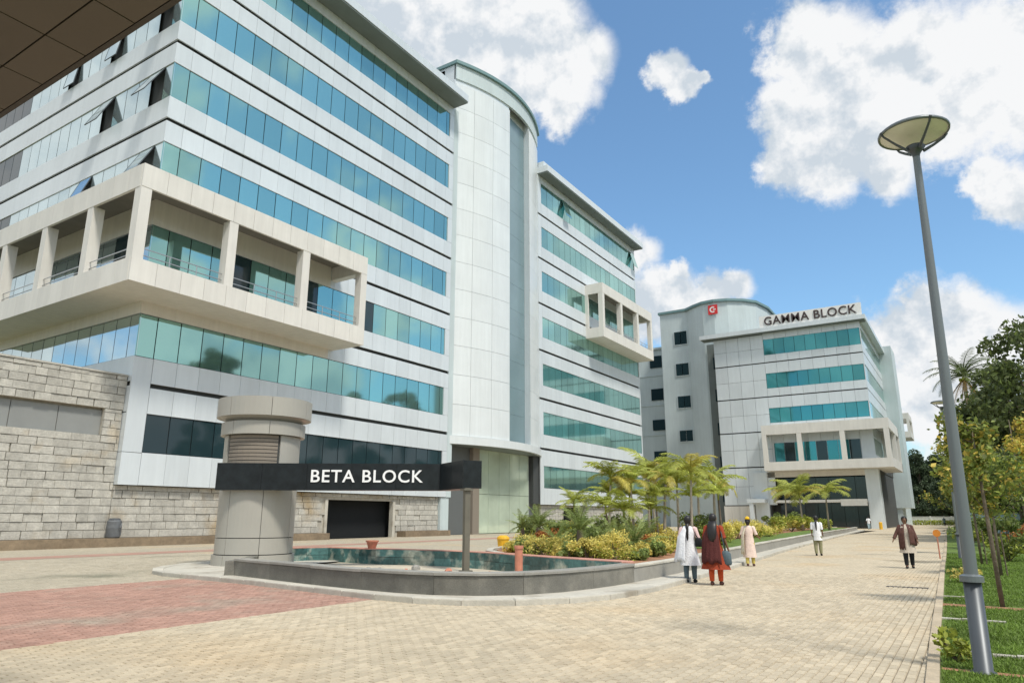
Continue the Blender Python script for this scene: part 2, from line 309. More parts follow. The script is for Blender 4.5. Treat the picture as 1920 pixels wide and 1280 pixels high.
# what the camera sees, the nearest 300 become pieces of their own
fw = np.array([-math.sin(R(32.63)), math.cos(R(32.63))]); rt = np.array([math.cos(R(32.63)), math.sin(R(32.63))])
dep = P[:, :2] @ fw; lat = P[:, :2] @ rt
ct, st_ = math.cos(R(14.14)), math.sin(R(14.14))
ff = dep*ct - 1.6*st_; uu = -dep*st_ - 1.6*ct
px_ = 960 + 1310*lat/ff; py_ = 640 - 1310*uu/ff
vis = (px_ > 5) & (px_ < 1740) & (py_ < 1275) & (ff > 0) & (abs(P[:, 3] - (PL-GAP)) < .001)
order = np.argsort(np.where(vis, dep, 1e9)); near = np.zeros(len(P), bool); near[order[:300]] = True
def paver_arrays(Q, zt):
    n = len(Q); hx, hy = Q[:, 2]/2, Q[:, 3]/2; ch = .008
    V = np.zeros((n, 8, 3)); sg = [(-1,-1),(1,-1),(1,1),(-1,1)]
    for k, (sx, sy) in enumerate(sg):
        V[:, k, 0] = Q[:, 0] + sx*hx; V[:, k, 1] = Q[:, 1] + sy*hy; V[:, k, 2] = .006
        V[:, 4+k, 0] = Q[:, 0] + sx*(hx-ch); V[:, 4+k, 1] = Q[:, 1] + sy*(hy-ch)
        V[:, 4+k, 2] = zt + sx*TX*hx + sy*TY*hy
    F = np.array([(4,5,6,7),(0,1,5,4),(1,2,6,5),(2,3,7,6),(3,0,4,7)])
    return V.reshape(-1, 3), (F[None] + (np.arange(n)*8)[:, None, None]).reshape(-1, 4)
far = P[~near]; zt = .021 + rng.normal(0, .0018, len(far)); TX = rng.normal(0, .02, len(far)); TY = rng.normal(0, .012, len(far))
def np_mesh(name, V, F, mats, mi=None, smooth=False):
    me = bpy.data.meshes.new(name); k = F.shape[1]
    me.vertices.add(len(V)); me.vertices.foreach_set('co', V.astype(np.float32).ravel())
    me.loops.add(F.size); me.loops.foreach_set('vertex_index', F.astype(np.int32).ravel())
    me.polygons.add(len(F)); me.polygons.foreach_set('loop_start', np.arange(0, F.size, k, dtype=np.int32)); me.polygons.foreach_set('loop_total', np.full(len(F), k, np.int32))
    for m in mats: me.materials.append(m)
    if mi is not None: me.polygons.foreach_set('material_index', mi.astype(np.int32))
    me.polygons.foreach_set('use_smooth', np.full(len(F), smooth))
    me.update(calc_edges=True); me.validate(); return me
V, F = paver_arrays(far, zt)
stuff(link('paver_field', np_mesh('paver_field', V, F, [M['paver'], M['paver_red'], M['paver_grey']], np.repeat(far[:, 4], 5)), road))
TX = np.zeros(1); TY = np.zeros(1)
pm = {}
for k, mm in ((0, M['paver']), (1, M['paver_red']), (2, M['paver_grey'])):
    V, F = paver_arrays(np.array([[0, 0, PW-GAP, PL-GAP, k]]), np.array([.021])); pm[k] = np_mesh('paver', V, F, [mm])
for q in P[near]:
    link('paver', pm[int(q[4])], road, (q[0], q[1], random.gauss(0, .0015)), (random.gauss(0, .01), random.gauss(0, .018), 0))
b = MB(); b.box(-1.96, -1.08, 19.45, 19.62, .02, .028)
for i in range(10): b.box(-1.94 + i*.085, -1.90 + i*.085, 19.47, 19.60, .028, .034)
tag(b.build('drain_grate', M['drain']), 'narrow dark drain grate set across the paving beside the lawn kerb', 'drain')
# pink brick strips behind the pool and along the wall
sheet('brick_strip', [(-33.2, -31.2, 6, 60)], M['paver_red'], .026, road)
b = MB(); b.face([(-31.2,29.2,.026),(-22,29.2,.026),(-15.2,22.6,.026),(-13.6,19.9,.026),(-10.6,18.1,.026),(-16,19.8,.026),(-20,19.8,.026)][::1]); 
struct(b.build('brick_path', M['pink']))

# kerbed island: kerb stones one by one, paving behind them
K = [(-22.8,16.4),(-22.3,14.4),(-21.2,12.9),(-19.5,12.05),(-15.9,11.72),(-12.2,11.2),(-9.6,10.85),(-8.2,11.05),(-7.1,11.8),(-6.4,13.0),(-6.15,14.5),(-6.14,16.2),(-6.4,20),(-6.7,24),(-7.3,31),(-7.85,37.5),(-9.2,58),(-10.6,82),(-11.6,100)]
Wl = [(-16.75,12.45),(-15,12.1),(-12.3,11.62),(-10.5,11.42),(-9.2,11.48),(-8.0,12.1),(-7.35,13.2),(-7.02,15),(-6.98,17),(-7.1,20.5),(-7.4,24),(-8.0,31),(-8.5,37.5),(-9.9,58),(-11.2,82),(-12.2,98)]
def spline(P, step):
    P = [Vector((*p, 0)) for p in P]; out = []
    for i in range(len(P)-1):
        p0, p1, p2, p3 = P[max(i-1, 0)], P[i], P[i+1], P[min(i+2, len(P)-1)]
        n = max(2, int((p2-p1).length/.15))
        for k in range(n):
            t = k/n; out.append(.5*((2*p1)+(p2-p0)*t+(2*p0-5*p1+4*p2-p3)*t*t+(3*p1-p0-3*p2+p3)*t**3))
    out.append(P[-1]); res = [out[0]]; acc = 0
    for a, c in zip(out, out[1:]):
        acc += (c-a).length
        if acc >= step: res.append(c); acc = 0
    if (res[-1]-out[-1]).length > step*.4: res.append(out[-1])
    return [(p.x, p.y) for p in res]
def offs(P, d):
    out = []
    for i, p in enumerate(P):
        a = Vector(P[max(i-1, 0)]); c = Vector(P[min(i+1, len(P)-1)]); t = (c-a).normalized(); out.append((p[0]-t.y*d, p[1]+t.x*d))
    return out
def strip_pieces(name, P, d0, d1, z0, z1, m, parent, gap=.012, bev=.02, sub=1):
    A = offs(P, d0); B = offs(P, d1)
    for i in range(0, len(P)-1, sub):
        j = min(i+sub, len(P)-1); b = MB()
        lo = [A[k] for k in range(i, j+1)]; hi = [B[k] for k in range(i, j+1)]
        def sh(q, r, g):  # shorten ends for the joint
            v = (Vector(r)-Vector(q)); return tuple(Vector(q)+v*(g/max(v.length, 1e-4)))
        lo[0], hi[0] = sh(lo[0], lo[1], gap), sh(hi[0], hi[1], gap)
        c = ((lo[0][0]+hi[-1][0])/2, (lo[0][1]+hi[-1][1])/2)
        poly = lo + hi[::-1]; ins = [tuple(Vector(p)+(Vector(c)-Vector(p)).normalized()*bev) for p in poly]
        n = len(poly); i0 = len(b.v)
        b.v += [(x-c[0], y-c[1], z0) for x, y in poly] + [(x-c[0], y-c[1], z1-bev) for x, y in poly] + [(x-c[0], y-c[1], z1) for x, y in ins]
        for r in (0, 1):
            for k in range(n): l = (k+1) % n; b.f.append((r*n+k, r*n+l, (r+1)*n+l, (r+1)*n+k)); b.m.append(0)
        b.f.append(tuple(2*n+k for k in range(n))); b.m.append(0)
        o = b.build(name, m, parent, fix=True); o.location = (c[0], c[1], random.gauss(0, .003))
isl = struct(link('pavement', None))
KS = spline(K, .95)
strip_pieces('kerb_stone', KS, 0, .30, -.02, .13, M['kerb'], isl)
KI = offs(KS, .30); WO = spline(Wl, .9)
b = MB()
inner = [(-19.4, 19.6)] + [(-21.5, 18.6)] + KI
A2 = offs(KS, .305); B2 = offs(KS, 1.15)
for i in range(len(A2)-1): b.face([(*A2[i], .118), (*A2[i+1], .118), (*B2[i+1], .118), (*B2[i], .118)])
b.face([(x, y, .112) for x, y in [(-22.5,16.4),(-22.0,14.3),(-20.9,13.0),(-19.4,12.5),(-16.2,12.2),(-16.4,14),(-18.3,15),(-19.2,18.6),(-21.4,19.2)]])
b.build('pavement_slab', M['kerb'], isl)

# ------------------------------------------------------------------ pool basin
basin = thing('fountain_basin', 'dry curved ornamental pool with dark granite wall and green tiled back', 'fountain', (-12, 14.5, 0))
bi = Matrix.Translation((12, -14.5, 0))
def under(o, p):   # keep world place under a placed empty
    o.parent = p; o.matrix_parent_inverse = Matrix.Translation(-p.location) if p.rotation_euler.z == 0 else p.matrix_basis.inverted(); return o
fr_pts = [p for p in WO if p[1] < 16.4 or p[0] < -8.5]; fr_pts = [p for p in fr_pts if p[1] < 16.6]
def under_strip(name, P, *a, parent, **k):
    before = set(bpy.data.objects); strip_pieces(name, P, *a, parent, **k)
    for o in set(bpy.data.objects) - before: o.parent = None; under(o, parent)
under_strip('granite_slab', fr_pts, 0, .26, .10, .485, M['granite'], parent=basin, gap=.008, bev=.006, sub=2)
under_strip('coping', fr_pts, -.03, .34, .487, .545, M['coping'], parent=basin, gap=.008, bev=.012, sub=2)
back = spline([(-16.75,12.45),(-17.4,13.4),(-18.3,14.4)], .8)
under_strip('granite_slab', back[::-1], -.26, .0, .10, .485, M['granite'], parent=basin, gap=.008, bev=.006)
bk = spline([(-20.6,17.4),(-20.0,18.7),(-17.6,18.6),(-15.2,19.0),(-12.6,18.5),(-10.2,17.5),(-8.6,16.95),(-7.2,16.5)], .75)
under_strip('pool_tile', bk, -.05, .0, .04, .30, M['tile'], parent=basin, gap=.006, bev=.004)
under_strip('pool_tile', bk, -.05, .0, .305, .535, M['tile'], parent=basin, gap=.006, bev=.004)
under_strip('coping', bk, .0, .45, .40, .56, M['pink'], parent=basin, gap=.008, bev=.012, sub=2)
under_strip('retaining_wall', bk, .002, .40, .0, .398, M['granite'], parent=basin, gap=.0, bev=.004, sub=3)
poly = offs(fr_pts, .2) + bk[::-1] + [(-19.6, 15.6)] + [(-18.2, 14.4), (-17.2, 13.2)]
b = MB(); b.face([(x, y, .06) for x, y in poly]); under(b.build('pool_floor', M['pool_floor']), basin)
for k in range(14):
    b = MB(); r = random.uniform(.06, .16); x, y = random.uniform(-16, -9.5), random.uniform(15.3, 17.6)
    b.rings([(0,0,0,r,r*.8),(0,0,r*.5,r*.95,r*.7),(0,0,r*.9,r*.5,r*.4)], 7); o = b.build('rubble', M['coping'] if k % 3 else M['terracotta'])
    o.location = (x, y, .06); o.rotation_euler = (random.random(), random.random()*.4, random.random()*6)
    tag(o, 'small broken stone lying on the dry pool floor', 'rubble', 'loose rubble in the dry pool')
b = MB(); b.lathe([(.0,.06),(.11,.06),(.11,.78),(.13,.78),(.13,.86),(.09,.86),(.09,.7)], 16)
o = b.build('clay_pipe', M['terracotta'], smooth=False); o.location = (-10.6, 16.9, 0); tag(o, 'upright terracotta pipe standing in the dry pool beside the tiled back wall', 'pipe')
b = MB(); b.lathe([(0,0),(.13,0),(.2,.22),(.23,.22),(.23,.27),(.19,.27),(.17,.2),(0,.2)], 16)
o = b.build('clay_pot', M['terracotta']); o.location = (-17.9, 18.85, .56); tag(o, 'small red clay pot on the back rim of the pool', 'pot')

# ------------------------------------------------------------------ gate pillar with sign beam
PC = (-20.4, 15.85)
pil = thing('gate_pillar', 'round grey clad pillar with a two ring cap beside the pool', 'pillar', (*PC, .1))
def arc_panel(name, r, z0, z1, a0, a1, m, th=.06, g=.008):
    b = MB(); n = 8; ga = g/r
    prof = [(r-th, z0+g), (r, z0+g), (r, z1-g), (r-th, z1-g), (r-th, z0+g)]
    b.lathe(prof, n, (0, 0), a0+ga, a1-ga)
    for a in (a0+ga, a1-ga): b.face([(rr*math.cos(a), rr*math.sin(a), zz) for rr, zz in prof[:4]])
    return b.build(name, m, pil, smooth=False)
def cyl(name, prof, m, n=48, parent=None, smooth=True):
    b = MB(); b.lathe(prof, n); return b.build(name, m, parent, smooth)
cyl('core', [(1.18, 0), (1.18, 4.2)], M['groove'], 40, pil)
NA = 7; a00 = math.atan2(-PC[1], -PC[0]) + .12
for r, z0, z1, nm in ((1.31, 0.0, .34, 'base_panel'), (1.24, .35, .86, 'panel'), (1.24, .87, 2.6, 'panel')):
    for k in range(NA): arc_panel(nm, r, z0, z1, a00 + 2*math.pi*k/NA, a00 + 2*math.pi*(k+1)/NA, M['pillar'])
af = math.atan2(-PC[1], -PC[0])      # towards the camera
niche0, niche1 = af - 1.05, af + .42
for a0, a1 in ((af+.46, af+1.3), (af+1.3, af+2.4), (af+2.4, af+3.6), (af+3.6, af+2*math.pi-1.09)): arc_panel('panel', 1.24, 2.6, 4.18, a0, a1, M['pillar'])
for k in range(13): arc_panel('louvre', 1.205, 2.6+k*.121, 2.6+(k+1)*.121, niche0, niche1, M['louvre'], .04, .012)
for r, z0, z1, nm in ((1.38, 4.18, 4.62, 'lower_ring'), (1.56, 4.78, 5.42, 'upper_ring')):
    for k in range(NA): arc_panel(nm, r, z0, z1, a00 + 2*math.pi*k/NA, a00 + 2*math.pi*(k+1)/NA, M['pillar'], .1)
cyl('cap_fill', [(0, 4.19), (1.3, 4.19), (1.3, 4.61), (1.2, 4.62), (1.2, 4.66), (1.42, 4.79), (1.48, 4.8), (1.48, 5.38), (0, 5.4)], M['pillar'], 48, pil, False)

sign = thing('sign_beam', 'black bent sign beam lettered BETA BLOCK carried by pillar and post', 'sign', (-14.6, 18.4, 0))
A, Bq, Cq = Vector((-20.35, 14.12)), Vector((-14.6, 18.4)), Vector((-12.94, 17.45))
ab = (Bq-A).normalized(); bcq = (Cq-Bq).normalized(); tn = .62
nab = Vector((-ab.y, ab.x)); ncb = Vector((-bcq.y, bcq.x))
nab = nab if nab.y > 0 else -nab; ncb = ncb if ncb.y > 0 else -ncb
ZB, ZT = 2.46, 3.32
tip = Cq + ncb*tn
# outer corner behind B
A_, C_ = A + nab*tn, Cq + ncb*tn
den = ab.x*bcq.y - ab.y*bcq.x; w_ = C_-A_; tq = (w_.x*bcq.y - w_.y*bcq.x)/den; E_ = A_ + ab*tq
L_ab = (Bq-A).length; NS = 5
for k in range(NS):
    p0 = A + ab*(L_ab*k/NS + .004); p1 = A + ab*(L_ab*(k+1)/NS - .004)
    b = MB(); b.prism([tuple(p0), tuple(p1), tuple(p1+nab*.03), tuple(p0+nab*.03)], ZB, ZT); under(b.build('sign_panel', M['black']), sign)
for p0, p1 in ((Bq+bcq*.004, Bq+bcq*.95), (Bq+bcq*.958, Cq-bcq*.002)):
    b = MB(); b.prism([tuple(p0), tuple(p1), tuple(p1+ncb*.03), tuple(p0+ncb*.03)], ZB, ZT); under(b.build('sign_panel', M['black']), sign)
b = MB(); i1, i2, i3 = A+nab*.031, Bq+(nab+ncb)*.03, Cq+ncb*.031
b.prism([tuple(i1), tuple(i2), tuple(i3), tuple(C_), tuple(E_), tuple(A_)], ZB+.01, ZT-.01); under(b.build('beam_core', M['black'], fix=True), sign)
me = text_mesh('lettering', 'BETA BLOCK', .56, M['white_letter'], .012, .006, 1.10, 1.0)
mid = A + ab*(L_ab*.668); o = link('lettering', me); o.location = (mid.x + (-nab.x)*.02, mid.y - nab.y*.02, (ZB+ZT)/2+.0); o.rotation_euler = (R(90), 0, math.atan2(ab.y, ab.x)); o.scale = (1.03, 1, 1)
LET = o; under(o, sign)
b = MB(); pp = Cq - bcq*.02 + ncb*.14
PT = mat('brown_grey_post', (.15, .14, .11), .5, .1, noise=(3, .12)); hp = .085
def sq(h): return [tuple(pp + bcq*h*i + ncb*h*j) for i, j in ((-1,-1),(1,-1),(1,1),(-1,1))]
b.prism(sq(hp), .03, ZB+.02); b.prism(sq(.16), .03, .09); b.prism(sq(.15), ZB-.06, ZB)
under(b.build('post', PT, fix=True), sign)

# ------------------------------------------------------------------ Beta building
XF = -41.0; Y0, Y1, YT0, YT1, Y2 = 22.15, 51.95, 53.1, 70.4, 101.0
JZ = [9.35, 15.22, 21.08, 26.93, 32.82, 38.7]              # dark horizontal grooves
WZ = [(5.35, 7.65), (11.02, 13.66), (16.85, 19.46), (22.76, 25.30), (28.60, 31.18), (34.42, 37.10), (40.30, 43.08)]
ZBOT, ZTOP = 3.45, 44.0
beta = thing('office_building', 'large silver office block with teal ribbon windows and a bulging white tower', 'building', (-60, 60, 0))
NB = beta.location.copy()
def bp(*a, **k):
    parent = k.get('parent', beta); o = piece(*a[:8], parent if parent is not beta else None, k.get('rot'))
    if parent is beta: under(o, beta)
    return o
def bput(o): return under(o, beta)
b = MB(); b.box(-75, XF-.26, Y0+.26, YT0, ZBOT+.05, ZTOP); b.box(-75, XF-1.7, Y0+.3, YT0, 0, ZBOT+.05); b.box(-75, XF-.26, YT1-1.5, Y2, 3.1, ZTOP); b.box(-75, XF-1.7, YT1-1.5, Y2, 0, 3.1); b.box(-75, XF-1.8, YT0, YT1-1.5, .0, 49.6)
bput(b.build('structure', M['groove']))
edges = [Y0, 23.35] + [23.35 + 1.56*k for k in range(1, 19)] + [Y1]
bands = []   # cladding courses between glass rows, split at the grooves
zs = [ZBOT, WZ[0][0]]
bands.append((ZBOT, WZ[0][0]))
for i in range(6):
    bands.append((WZ[i][1], JZ[i]-.13)); bands.append((JZ[i]+.13, WZ[i+1][0]))
bands.append((WZ[6][1], ZTOP))
g = .009
def hid(ya, yb, za, zb): return False
for (za, zb) in bands:
    for ya, yb in zip(edges, edges[1:]):
        if ya == Y0 and za < 9.5: continue
        if ya > 51: continue
        bp('panel', XF-.12, XF, ya+(g if ya > Y0 else 0), yb-g, za+.01, zb-.01, M['panel'], rot=(0, random.gauss(0, .003), random.gauss(0, .003)))
    bp('panel', XF-.12, XF, 51.43+g, YT0-.45, za+.01, zb-.01, M['panel'])
for za, zb in ((ZBOT, 5.3), (5.33, 11.0)): bp('corner_panel', XF-.12, XF, Y0, 23.33, za, zb, M['panel'])
for za, zb in ((ZBOT, 5.3), (5.33, 7.6)): bp('corner_panel', XF-2.6, XF-.122, Y0, Y0+.12, za, zb, M['panel'])
b = MB(); b.box(XF-.2, XF-.01, YT0-.42, YT0+.3, ZBOT, ZTOP); bput(b.build('end_pilaster', M['band']))
for (za, zb) in WZ: bp('panel', XF-.12, XF, Y1+.01, YT0-.45, za+.01, zb-.01, M['panel'])
for (za, zb) in WZ:
    for ya, yb in zip(edges, edges[1:]):
        dark = za < 6
        if dark and ya < 23: continue
        m = M['glass_dark'] if dark else M['glass']
        if 16 < za < 17:   # balcony level: glass doors, a dark pane stands for each unlit open leaf
            k = edges.index(ya); m = M['glass_dark'] if k in (4, 8, 12) else m
        zl = za if not (16 < za < 17 and ya < 37) else 15.3
        bp('pane', XF-.10, XF-.07, ya+.03, yb-.03, zl+.03, zb-.03, m, rot=(0, random.gauss(0, .0022), random.gauss(0, .0022)))
# -Y face beyond the corner
XS = [XF] + [XF-1.1 - 1.56*k for k in range(0, 19)]
b = MB()
for (za, zb) in bands:
    if zb < 9: continue
    for xa, xb in zip(XS[::2], XS[2::2]): b.box(xb+.004, xa-.004 if xa != XF else xa-.122, Y0, Y0+.12, za+.01, zb-.01)
stuff(bput(b.build('side_cladding', M['panel_side'])))
OPEN = {28.60: {1: 28, 5: 24}, 34.42: {1: 24, 5: 9, 9: 7}, 22.76: {1: 26, 6: 20}, 40.30: {}, 11.02: {}, 16.85: {}}
b = MB()
for (za, zb) in WZ[1:]:
    for k, (xa, xb) in enumerate(zip(XS, XS[1:])):
        ang = OPEN.get(za, {}).get(k, 0)
        m = M['glass_dark'] if k >= 14 else M['glass_sheen']
        if za == 16.85 and k in (2, 5): m = M['glass_dark']  # dark panes stand for unlit open leaves on this side too
        h = zb-za-.06; w = abs(xa-xb)-.06
        zl = za if za != 16.85 else 15.3; h = zb-zl-.06
        q = piece('pane', -w/2, w/2, -.015, .015, -h, 0, m, None)
        q.location = ((xa+xb)/2, Y0+.085 if not ang else Y0+.05, zb-.03)
        # the shared mesh is centred: shift by half the height along the hinge direction
        a = R(ang); q.location.z -= math.cos(a)*h/2; q.location.y -= math.sin(a)*h/2
        q.rotation_euler = (-a + random.gauss(0, .002), 0, random.gauss(0, .003)); under(q, beta)
        if ang:
            f = MB(); f.box(-w/2-.03, -w/2, -.03, .03, -h/2, h/2); f.box(w/2, w/2+.03, -.03, .03, -h/2, h/2); f.box(-w/2-.03, w/2+.03, -.03, .03, -h/2-.04, -h/2)
            link('frame', f.mesh('frame', M['lamp_metal']), q)
# right wing: same courses, pieces only a few pixels wide
b = MB(); c = MB(); d = MB()
e2 = [70.9 + 1.56*k for k in range(20)] + [Y2-.25]
RB = [(3.05, 4.9)] + [(7.4, JZ[0]-.13)] + bands[2:]
for (za, zb) in RB:
    for ya, yb in zip(e2, e2[1:]): b.box(XF-.12, XF, ya+g, yb-g, za+.01, zb-.01)
    d.box(XF-.12, XF, YT1-.3, 70.88, za, zb); d.box(XF-.12, XF, Y2-.23, Y2, za, zb)
for (za, zb) in [(4.9, 7.4)] + WZ[1:]:
    for ya, yb in zip(e2, e2[1:]):
        t = random.gauss(0, .004); c.box(XF-.10+t, XF-.07+t, ya+.03, yb-.03, za+.03, zb-.03)
    d.box(XF-.12, XF, YT1-.3, 70.88, za, zb); d.box(XF-.12, XF, Y2-.23, Y2, za, zb)
stuff(bput(b.build('wing_cladding', M['panel_side']))); stuff(bput(c.build('wing_glazing', M['glass_stuff']))); bput(d.build('wing_edge', M['panel_side']))
o = MB(); o.box(0,.04,-.02,1.5,-2.6,0); 
for yy in (76.4, 99.1):
    q = link('pane', o.mesh('pane', M['glass'])); q.location = (XF, yy, 43.05); q.rotation_euler = (0, R(-16), 0); under(q, beta)
# eaves
for (ya, yb) in ((Y0-1.8, 52.6), (70.2, 101.4)):
    ov = 1.78 if ya < 50 else 1.35
    b = MB(); b.box(XF-.5, XF+ov, ya, yb, ZTOP+.002, ZTOP+.16); bput(b.build('eaves_soffit', M['soffit']))
    b = MB(); b.box(XF-.5, XF+ov+.06, ya-.05, yb+.05, ZTOP+.163, ZTOP+.95); b.box(XF-1.2, XF+.6, ya+.4, yb-.3, ZTOP+.95, ZTOP+1.9); bput(b.build('eaves_fascia', M['panel_side']))
b = MB(); b.box(-75, XF-.5, Y0-1.8, Y0+.5, ZTOP+.002, ZTOP+.16); bput(b.build('eaves_soffit', M['soffit']))
b = MB(); b.box(-75, XF-.5, Y0-1.85, Y0+.5, ZTOP+.163, ZTOP+.95); bput(b.build('eaves_fascia', M['panel_side']))
# balconies
def balcony(x_in, x_out, ya, yb, zb, zt, posts, wrap=None, name='balcony', rail=True, pan=1.53):
    root = MB(); H1, H2, t = 1.38, 1.42, .22
    yb0 = ya + (t if wrap is not None else 0)
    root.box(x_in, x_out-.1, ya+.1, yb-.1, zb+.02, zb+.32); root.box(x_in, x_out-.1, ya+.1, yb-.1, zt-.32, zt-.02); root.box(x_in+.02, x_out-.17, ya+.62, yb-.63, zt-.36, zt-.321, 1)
    root.box(x_in, x_out, yb-.62, yb, zb+.01, zb+H1); root.box(x_in, x_out, yb-.62, yb, zt-H2, zt-.01)
    root.box(x_out-.62, x_out, yb-.62, yb, zb+H1, zt-H2)
    if wrap is None:
        root.box(x_in, x_out-.15, ya, ya+.2, zb+.01, zb+H1); root.box(x_in, x_out-.15, ya, ya+.2, zt-H2, zt-.01)
        root.box(x_in, x_in+.5, ya, ya+.3, zb+H1, zt-H2)
    else:
        xw = wrap[0]; ye = wrap[2]
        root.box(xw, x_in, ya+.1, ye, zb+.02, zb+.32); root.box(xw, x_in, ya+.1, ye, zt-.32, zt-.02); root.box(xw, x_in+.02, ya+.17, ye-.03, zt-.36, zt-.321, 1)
        for xp in wrap[1]: root.box(xp-.33, xp+.33, ya+.01, ya+.7, zb+H1, zt-H2)
    for yp in posts: root.box(x_out-.66, x_out-.01, yp, yp+.64, zb+H1, zt-H2)
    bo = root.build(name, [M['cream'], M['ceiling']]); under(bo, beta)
    def sub(nm, *a, m=M['cream']):
        q = piece(nm, *a, m, None); q.parent = bo; return q
    n = max(1, round((yb-ya)/pan)); w = (yb-ya)/n
    for k in range(n):
        sub('panel', x_out-.16, x_out+.012, ya+k*w+.01, ya+(k+1)*w-.01, zb, zb+H1)
        sub('panel', x_out-.16, x_out+.012, ya+k*w+.01, ya+(k+1)*w-.01, zt-H2, zt)
    if wrap is not None:
        n = max(1, round((x_out-wrap[0])/pan)); w = (x_out-wrap[0])/n
        for k in range(n):
            xa, xb = x_out-k*w-.01, x_out-(k+1)*w+.01
            if k == 0: xa = x_out-.17
            sub('panel', xb, xa, ya-.012, ya+.16, zb, zb+H1); sub('panel', xb, xa, ya-.012, ya+.16, zt-H2, zt)
    if rail:
        ps = list(posts) + [yb-.64]
        for a_, c_ in zip(ps, ps[1:]):
            r = MB()
            for zz in (zb+H1+.35, zb+H1+.75): r.tube([(x_out-.3, a_+.64, zz), (x_out-.3, c_, zz)], .035, 6)
            for kk in range(1, 3): yy = a_+.64+(c_-a_-.64)*kk/3; r.tube([(x_out-.3, yy, zb+H1), (x_out-.3, yy, zb+H1+.77)], .03, 6)
            q = r.build('rail', M['steel_rail'], bo)
        if wrap is not None:
            xs = [x_out-.66] + list(wrap[1]) + [wrap[0]]
            for a_, c_ in zip(xs, xs[1:]):
                r = MB()
                for zz in (zb+H1+.35, zb+H1+.75): r.tube([(a_, ya+.3, zz), (c_+.3, ya+.3, zz)], .035, 6)
                r.build('rail', M['steel_rail'], bo)
    return bo
balcony(XF-.1, -37.7, 19.45, 37.72, 14.40, 21.52, (19.46, 25.32, 31.35), wrap=(-62, (-43.25, -48.95, -54.65, -60.3), Y0))
balcony(XF-.1, -38.4, 82.7, 100.6, 25.1, 32.7, (82.71, 88.7, 94.6), rail=True)
# cream wall strip behind the balcony, above and below the glass
b = MB(); b.box(XF-.02, XF+.015, Y0, 37.0, 19.47, 21.4); b.box(-62, XF-.03, Y0-.015, Y0+.02, 19.47, 21.4); b.box(XF-.02, XF+.016, Y0-.01, 37.2, 13.68, 14.42); b.box(-62, XF-.03, Y0-.016, Y0+.02, 13.68, 14.42)
bput(b.build('balcony_wall_strip', M['cream']))

# tower
tower = link('tower', None)
def tx(y, z=0): return -41.25 + 2.1*(1-((y-61.75)/8.75)**2)
def tprism(name, ya, yb, za, zb, m, out=0, th=.12, parent=None, n=4):
    b = MB(); ys = [ya+(yb-ya)*k/n for k in range(n+1)]
    o_ = [(tx(y)+out, y) for y in ys]; i_ = [(tx(y)+out-th, y) for y in ys]
    b.prism(o_ + i_[::-1], za, zb)
    return b.build(name, m, parent, fix=True)
ys = [53.1+17.3*k/16 for k in range(17)]; SA, SB = 60.75, 65.6
b = MB()
b.prism([(tx(y)-.13, y) for y in ys if y < SA] + [(tx(SA)-.13, SA), (tx(SA)-.8, SA), (tx(SB)-.8, SB), (tx(SB)-.13, SB)] + [(tx(y)-.13, y) for y in ys if y > SB] + [(-47, 70.4), (-47, 53.1)], 8.6, 49.85)
tower.data = None
bpy.data.objects.remove(tower); tower = b.build('tower', M['panel_side'], fix=True); under(tower, beta)
cols = [53.12, 55.3, 57.9, SA]; rz = 2.94
rows = [9.25] + [9.35+5.87*.5*k for k in range(1, 14)] + [48.0]
for ya, yb in zip(cols, cols[1:]):
    for za, zb in zip(rows, rows[1:]):
        if zb-za < .5: continue
        o = tprism('panel', ya+.02, yb-.02, za+.015, zb-.015, M['tower_panel'], parent=tower)
for za, zb in zip(rows, rows[1:]):
    if zb-za < .5: continue
    tprism('panel', SB, 70.4, za+.01, zb-.01, M['tower_panel'], parent=tower)
    b = MB(); b.prism([(tx(SA)-.74, SA+.02), (tx(SB)-.74, SB-.02), (tx(SB)-.79, SB-.02), (tx(SA)-.79, SA+.02)], za+.01, zb-.01); b.build('slot_panel', M['slot_glass'], tower, fix=True)
tprism('frieze', 53.1, 70.45, 48.03, 49.86, M['band'], .02, .3, tower, 16)
b = MB(); b.prism([(tx(y)+.28, y) for y in [52.9]+ys[1:-1]+[70.9]] + [(-47, 70.9), (-47, 52.9)], 49.87, 50.25); b.build('roof_edge', M['teal_edge'], tower, fix=True)
tprism('rim_band', 53.0, 70.5, 8.45, 9.22, M['tower_panel'], .22, .5, tower, 16)
b = MB(); b.prism([(tx(y)-.15, y) for y in ys] + [(-44, 70.4), (-44, 53.1)], 8.40, 8.58); b.build('tower_soffit', M['soffit'], tower, fix=True)
# entrance under the tower
for k in range(5):
    bp('lobby_pane', XF-.75, XF-.70, 58.6+k*2.0+.02, 60.6+k*2.0-.02, .08, 3.9, M['glass_green']); bp('lobby_pane', XF-.75, XF-.70, 58.6+k*2.0+.02, 60.6+k*2.0-.02, 3.94, 8.38, M['glass_green'])
bp('lobby_column', XF-1.2, XF-.35, 57.4, 58.5, 0, 8.4, M['louvre'])
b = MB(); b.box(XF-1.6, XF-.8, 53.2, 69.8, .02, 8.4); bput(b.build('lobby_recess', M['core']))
bp('entrance_jamb', XF-.9, XF-.1, 52.0, 53.2, 0.02, 3.42, M['band'])
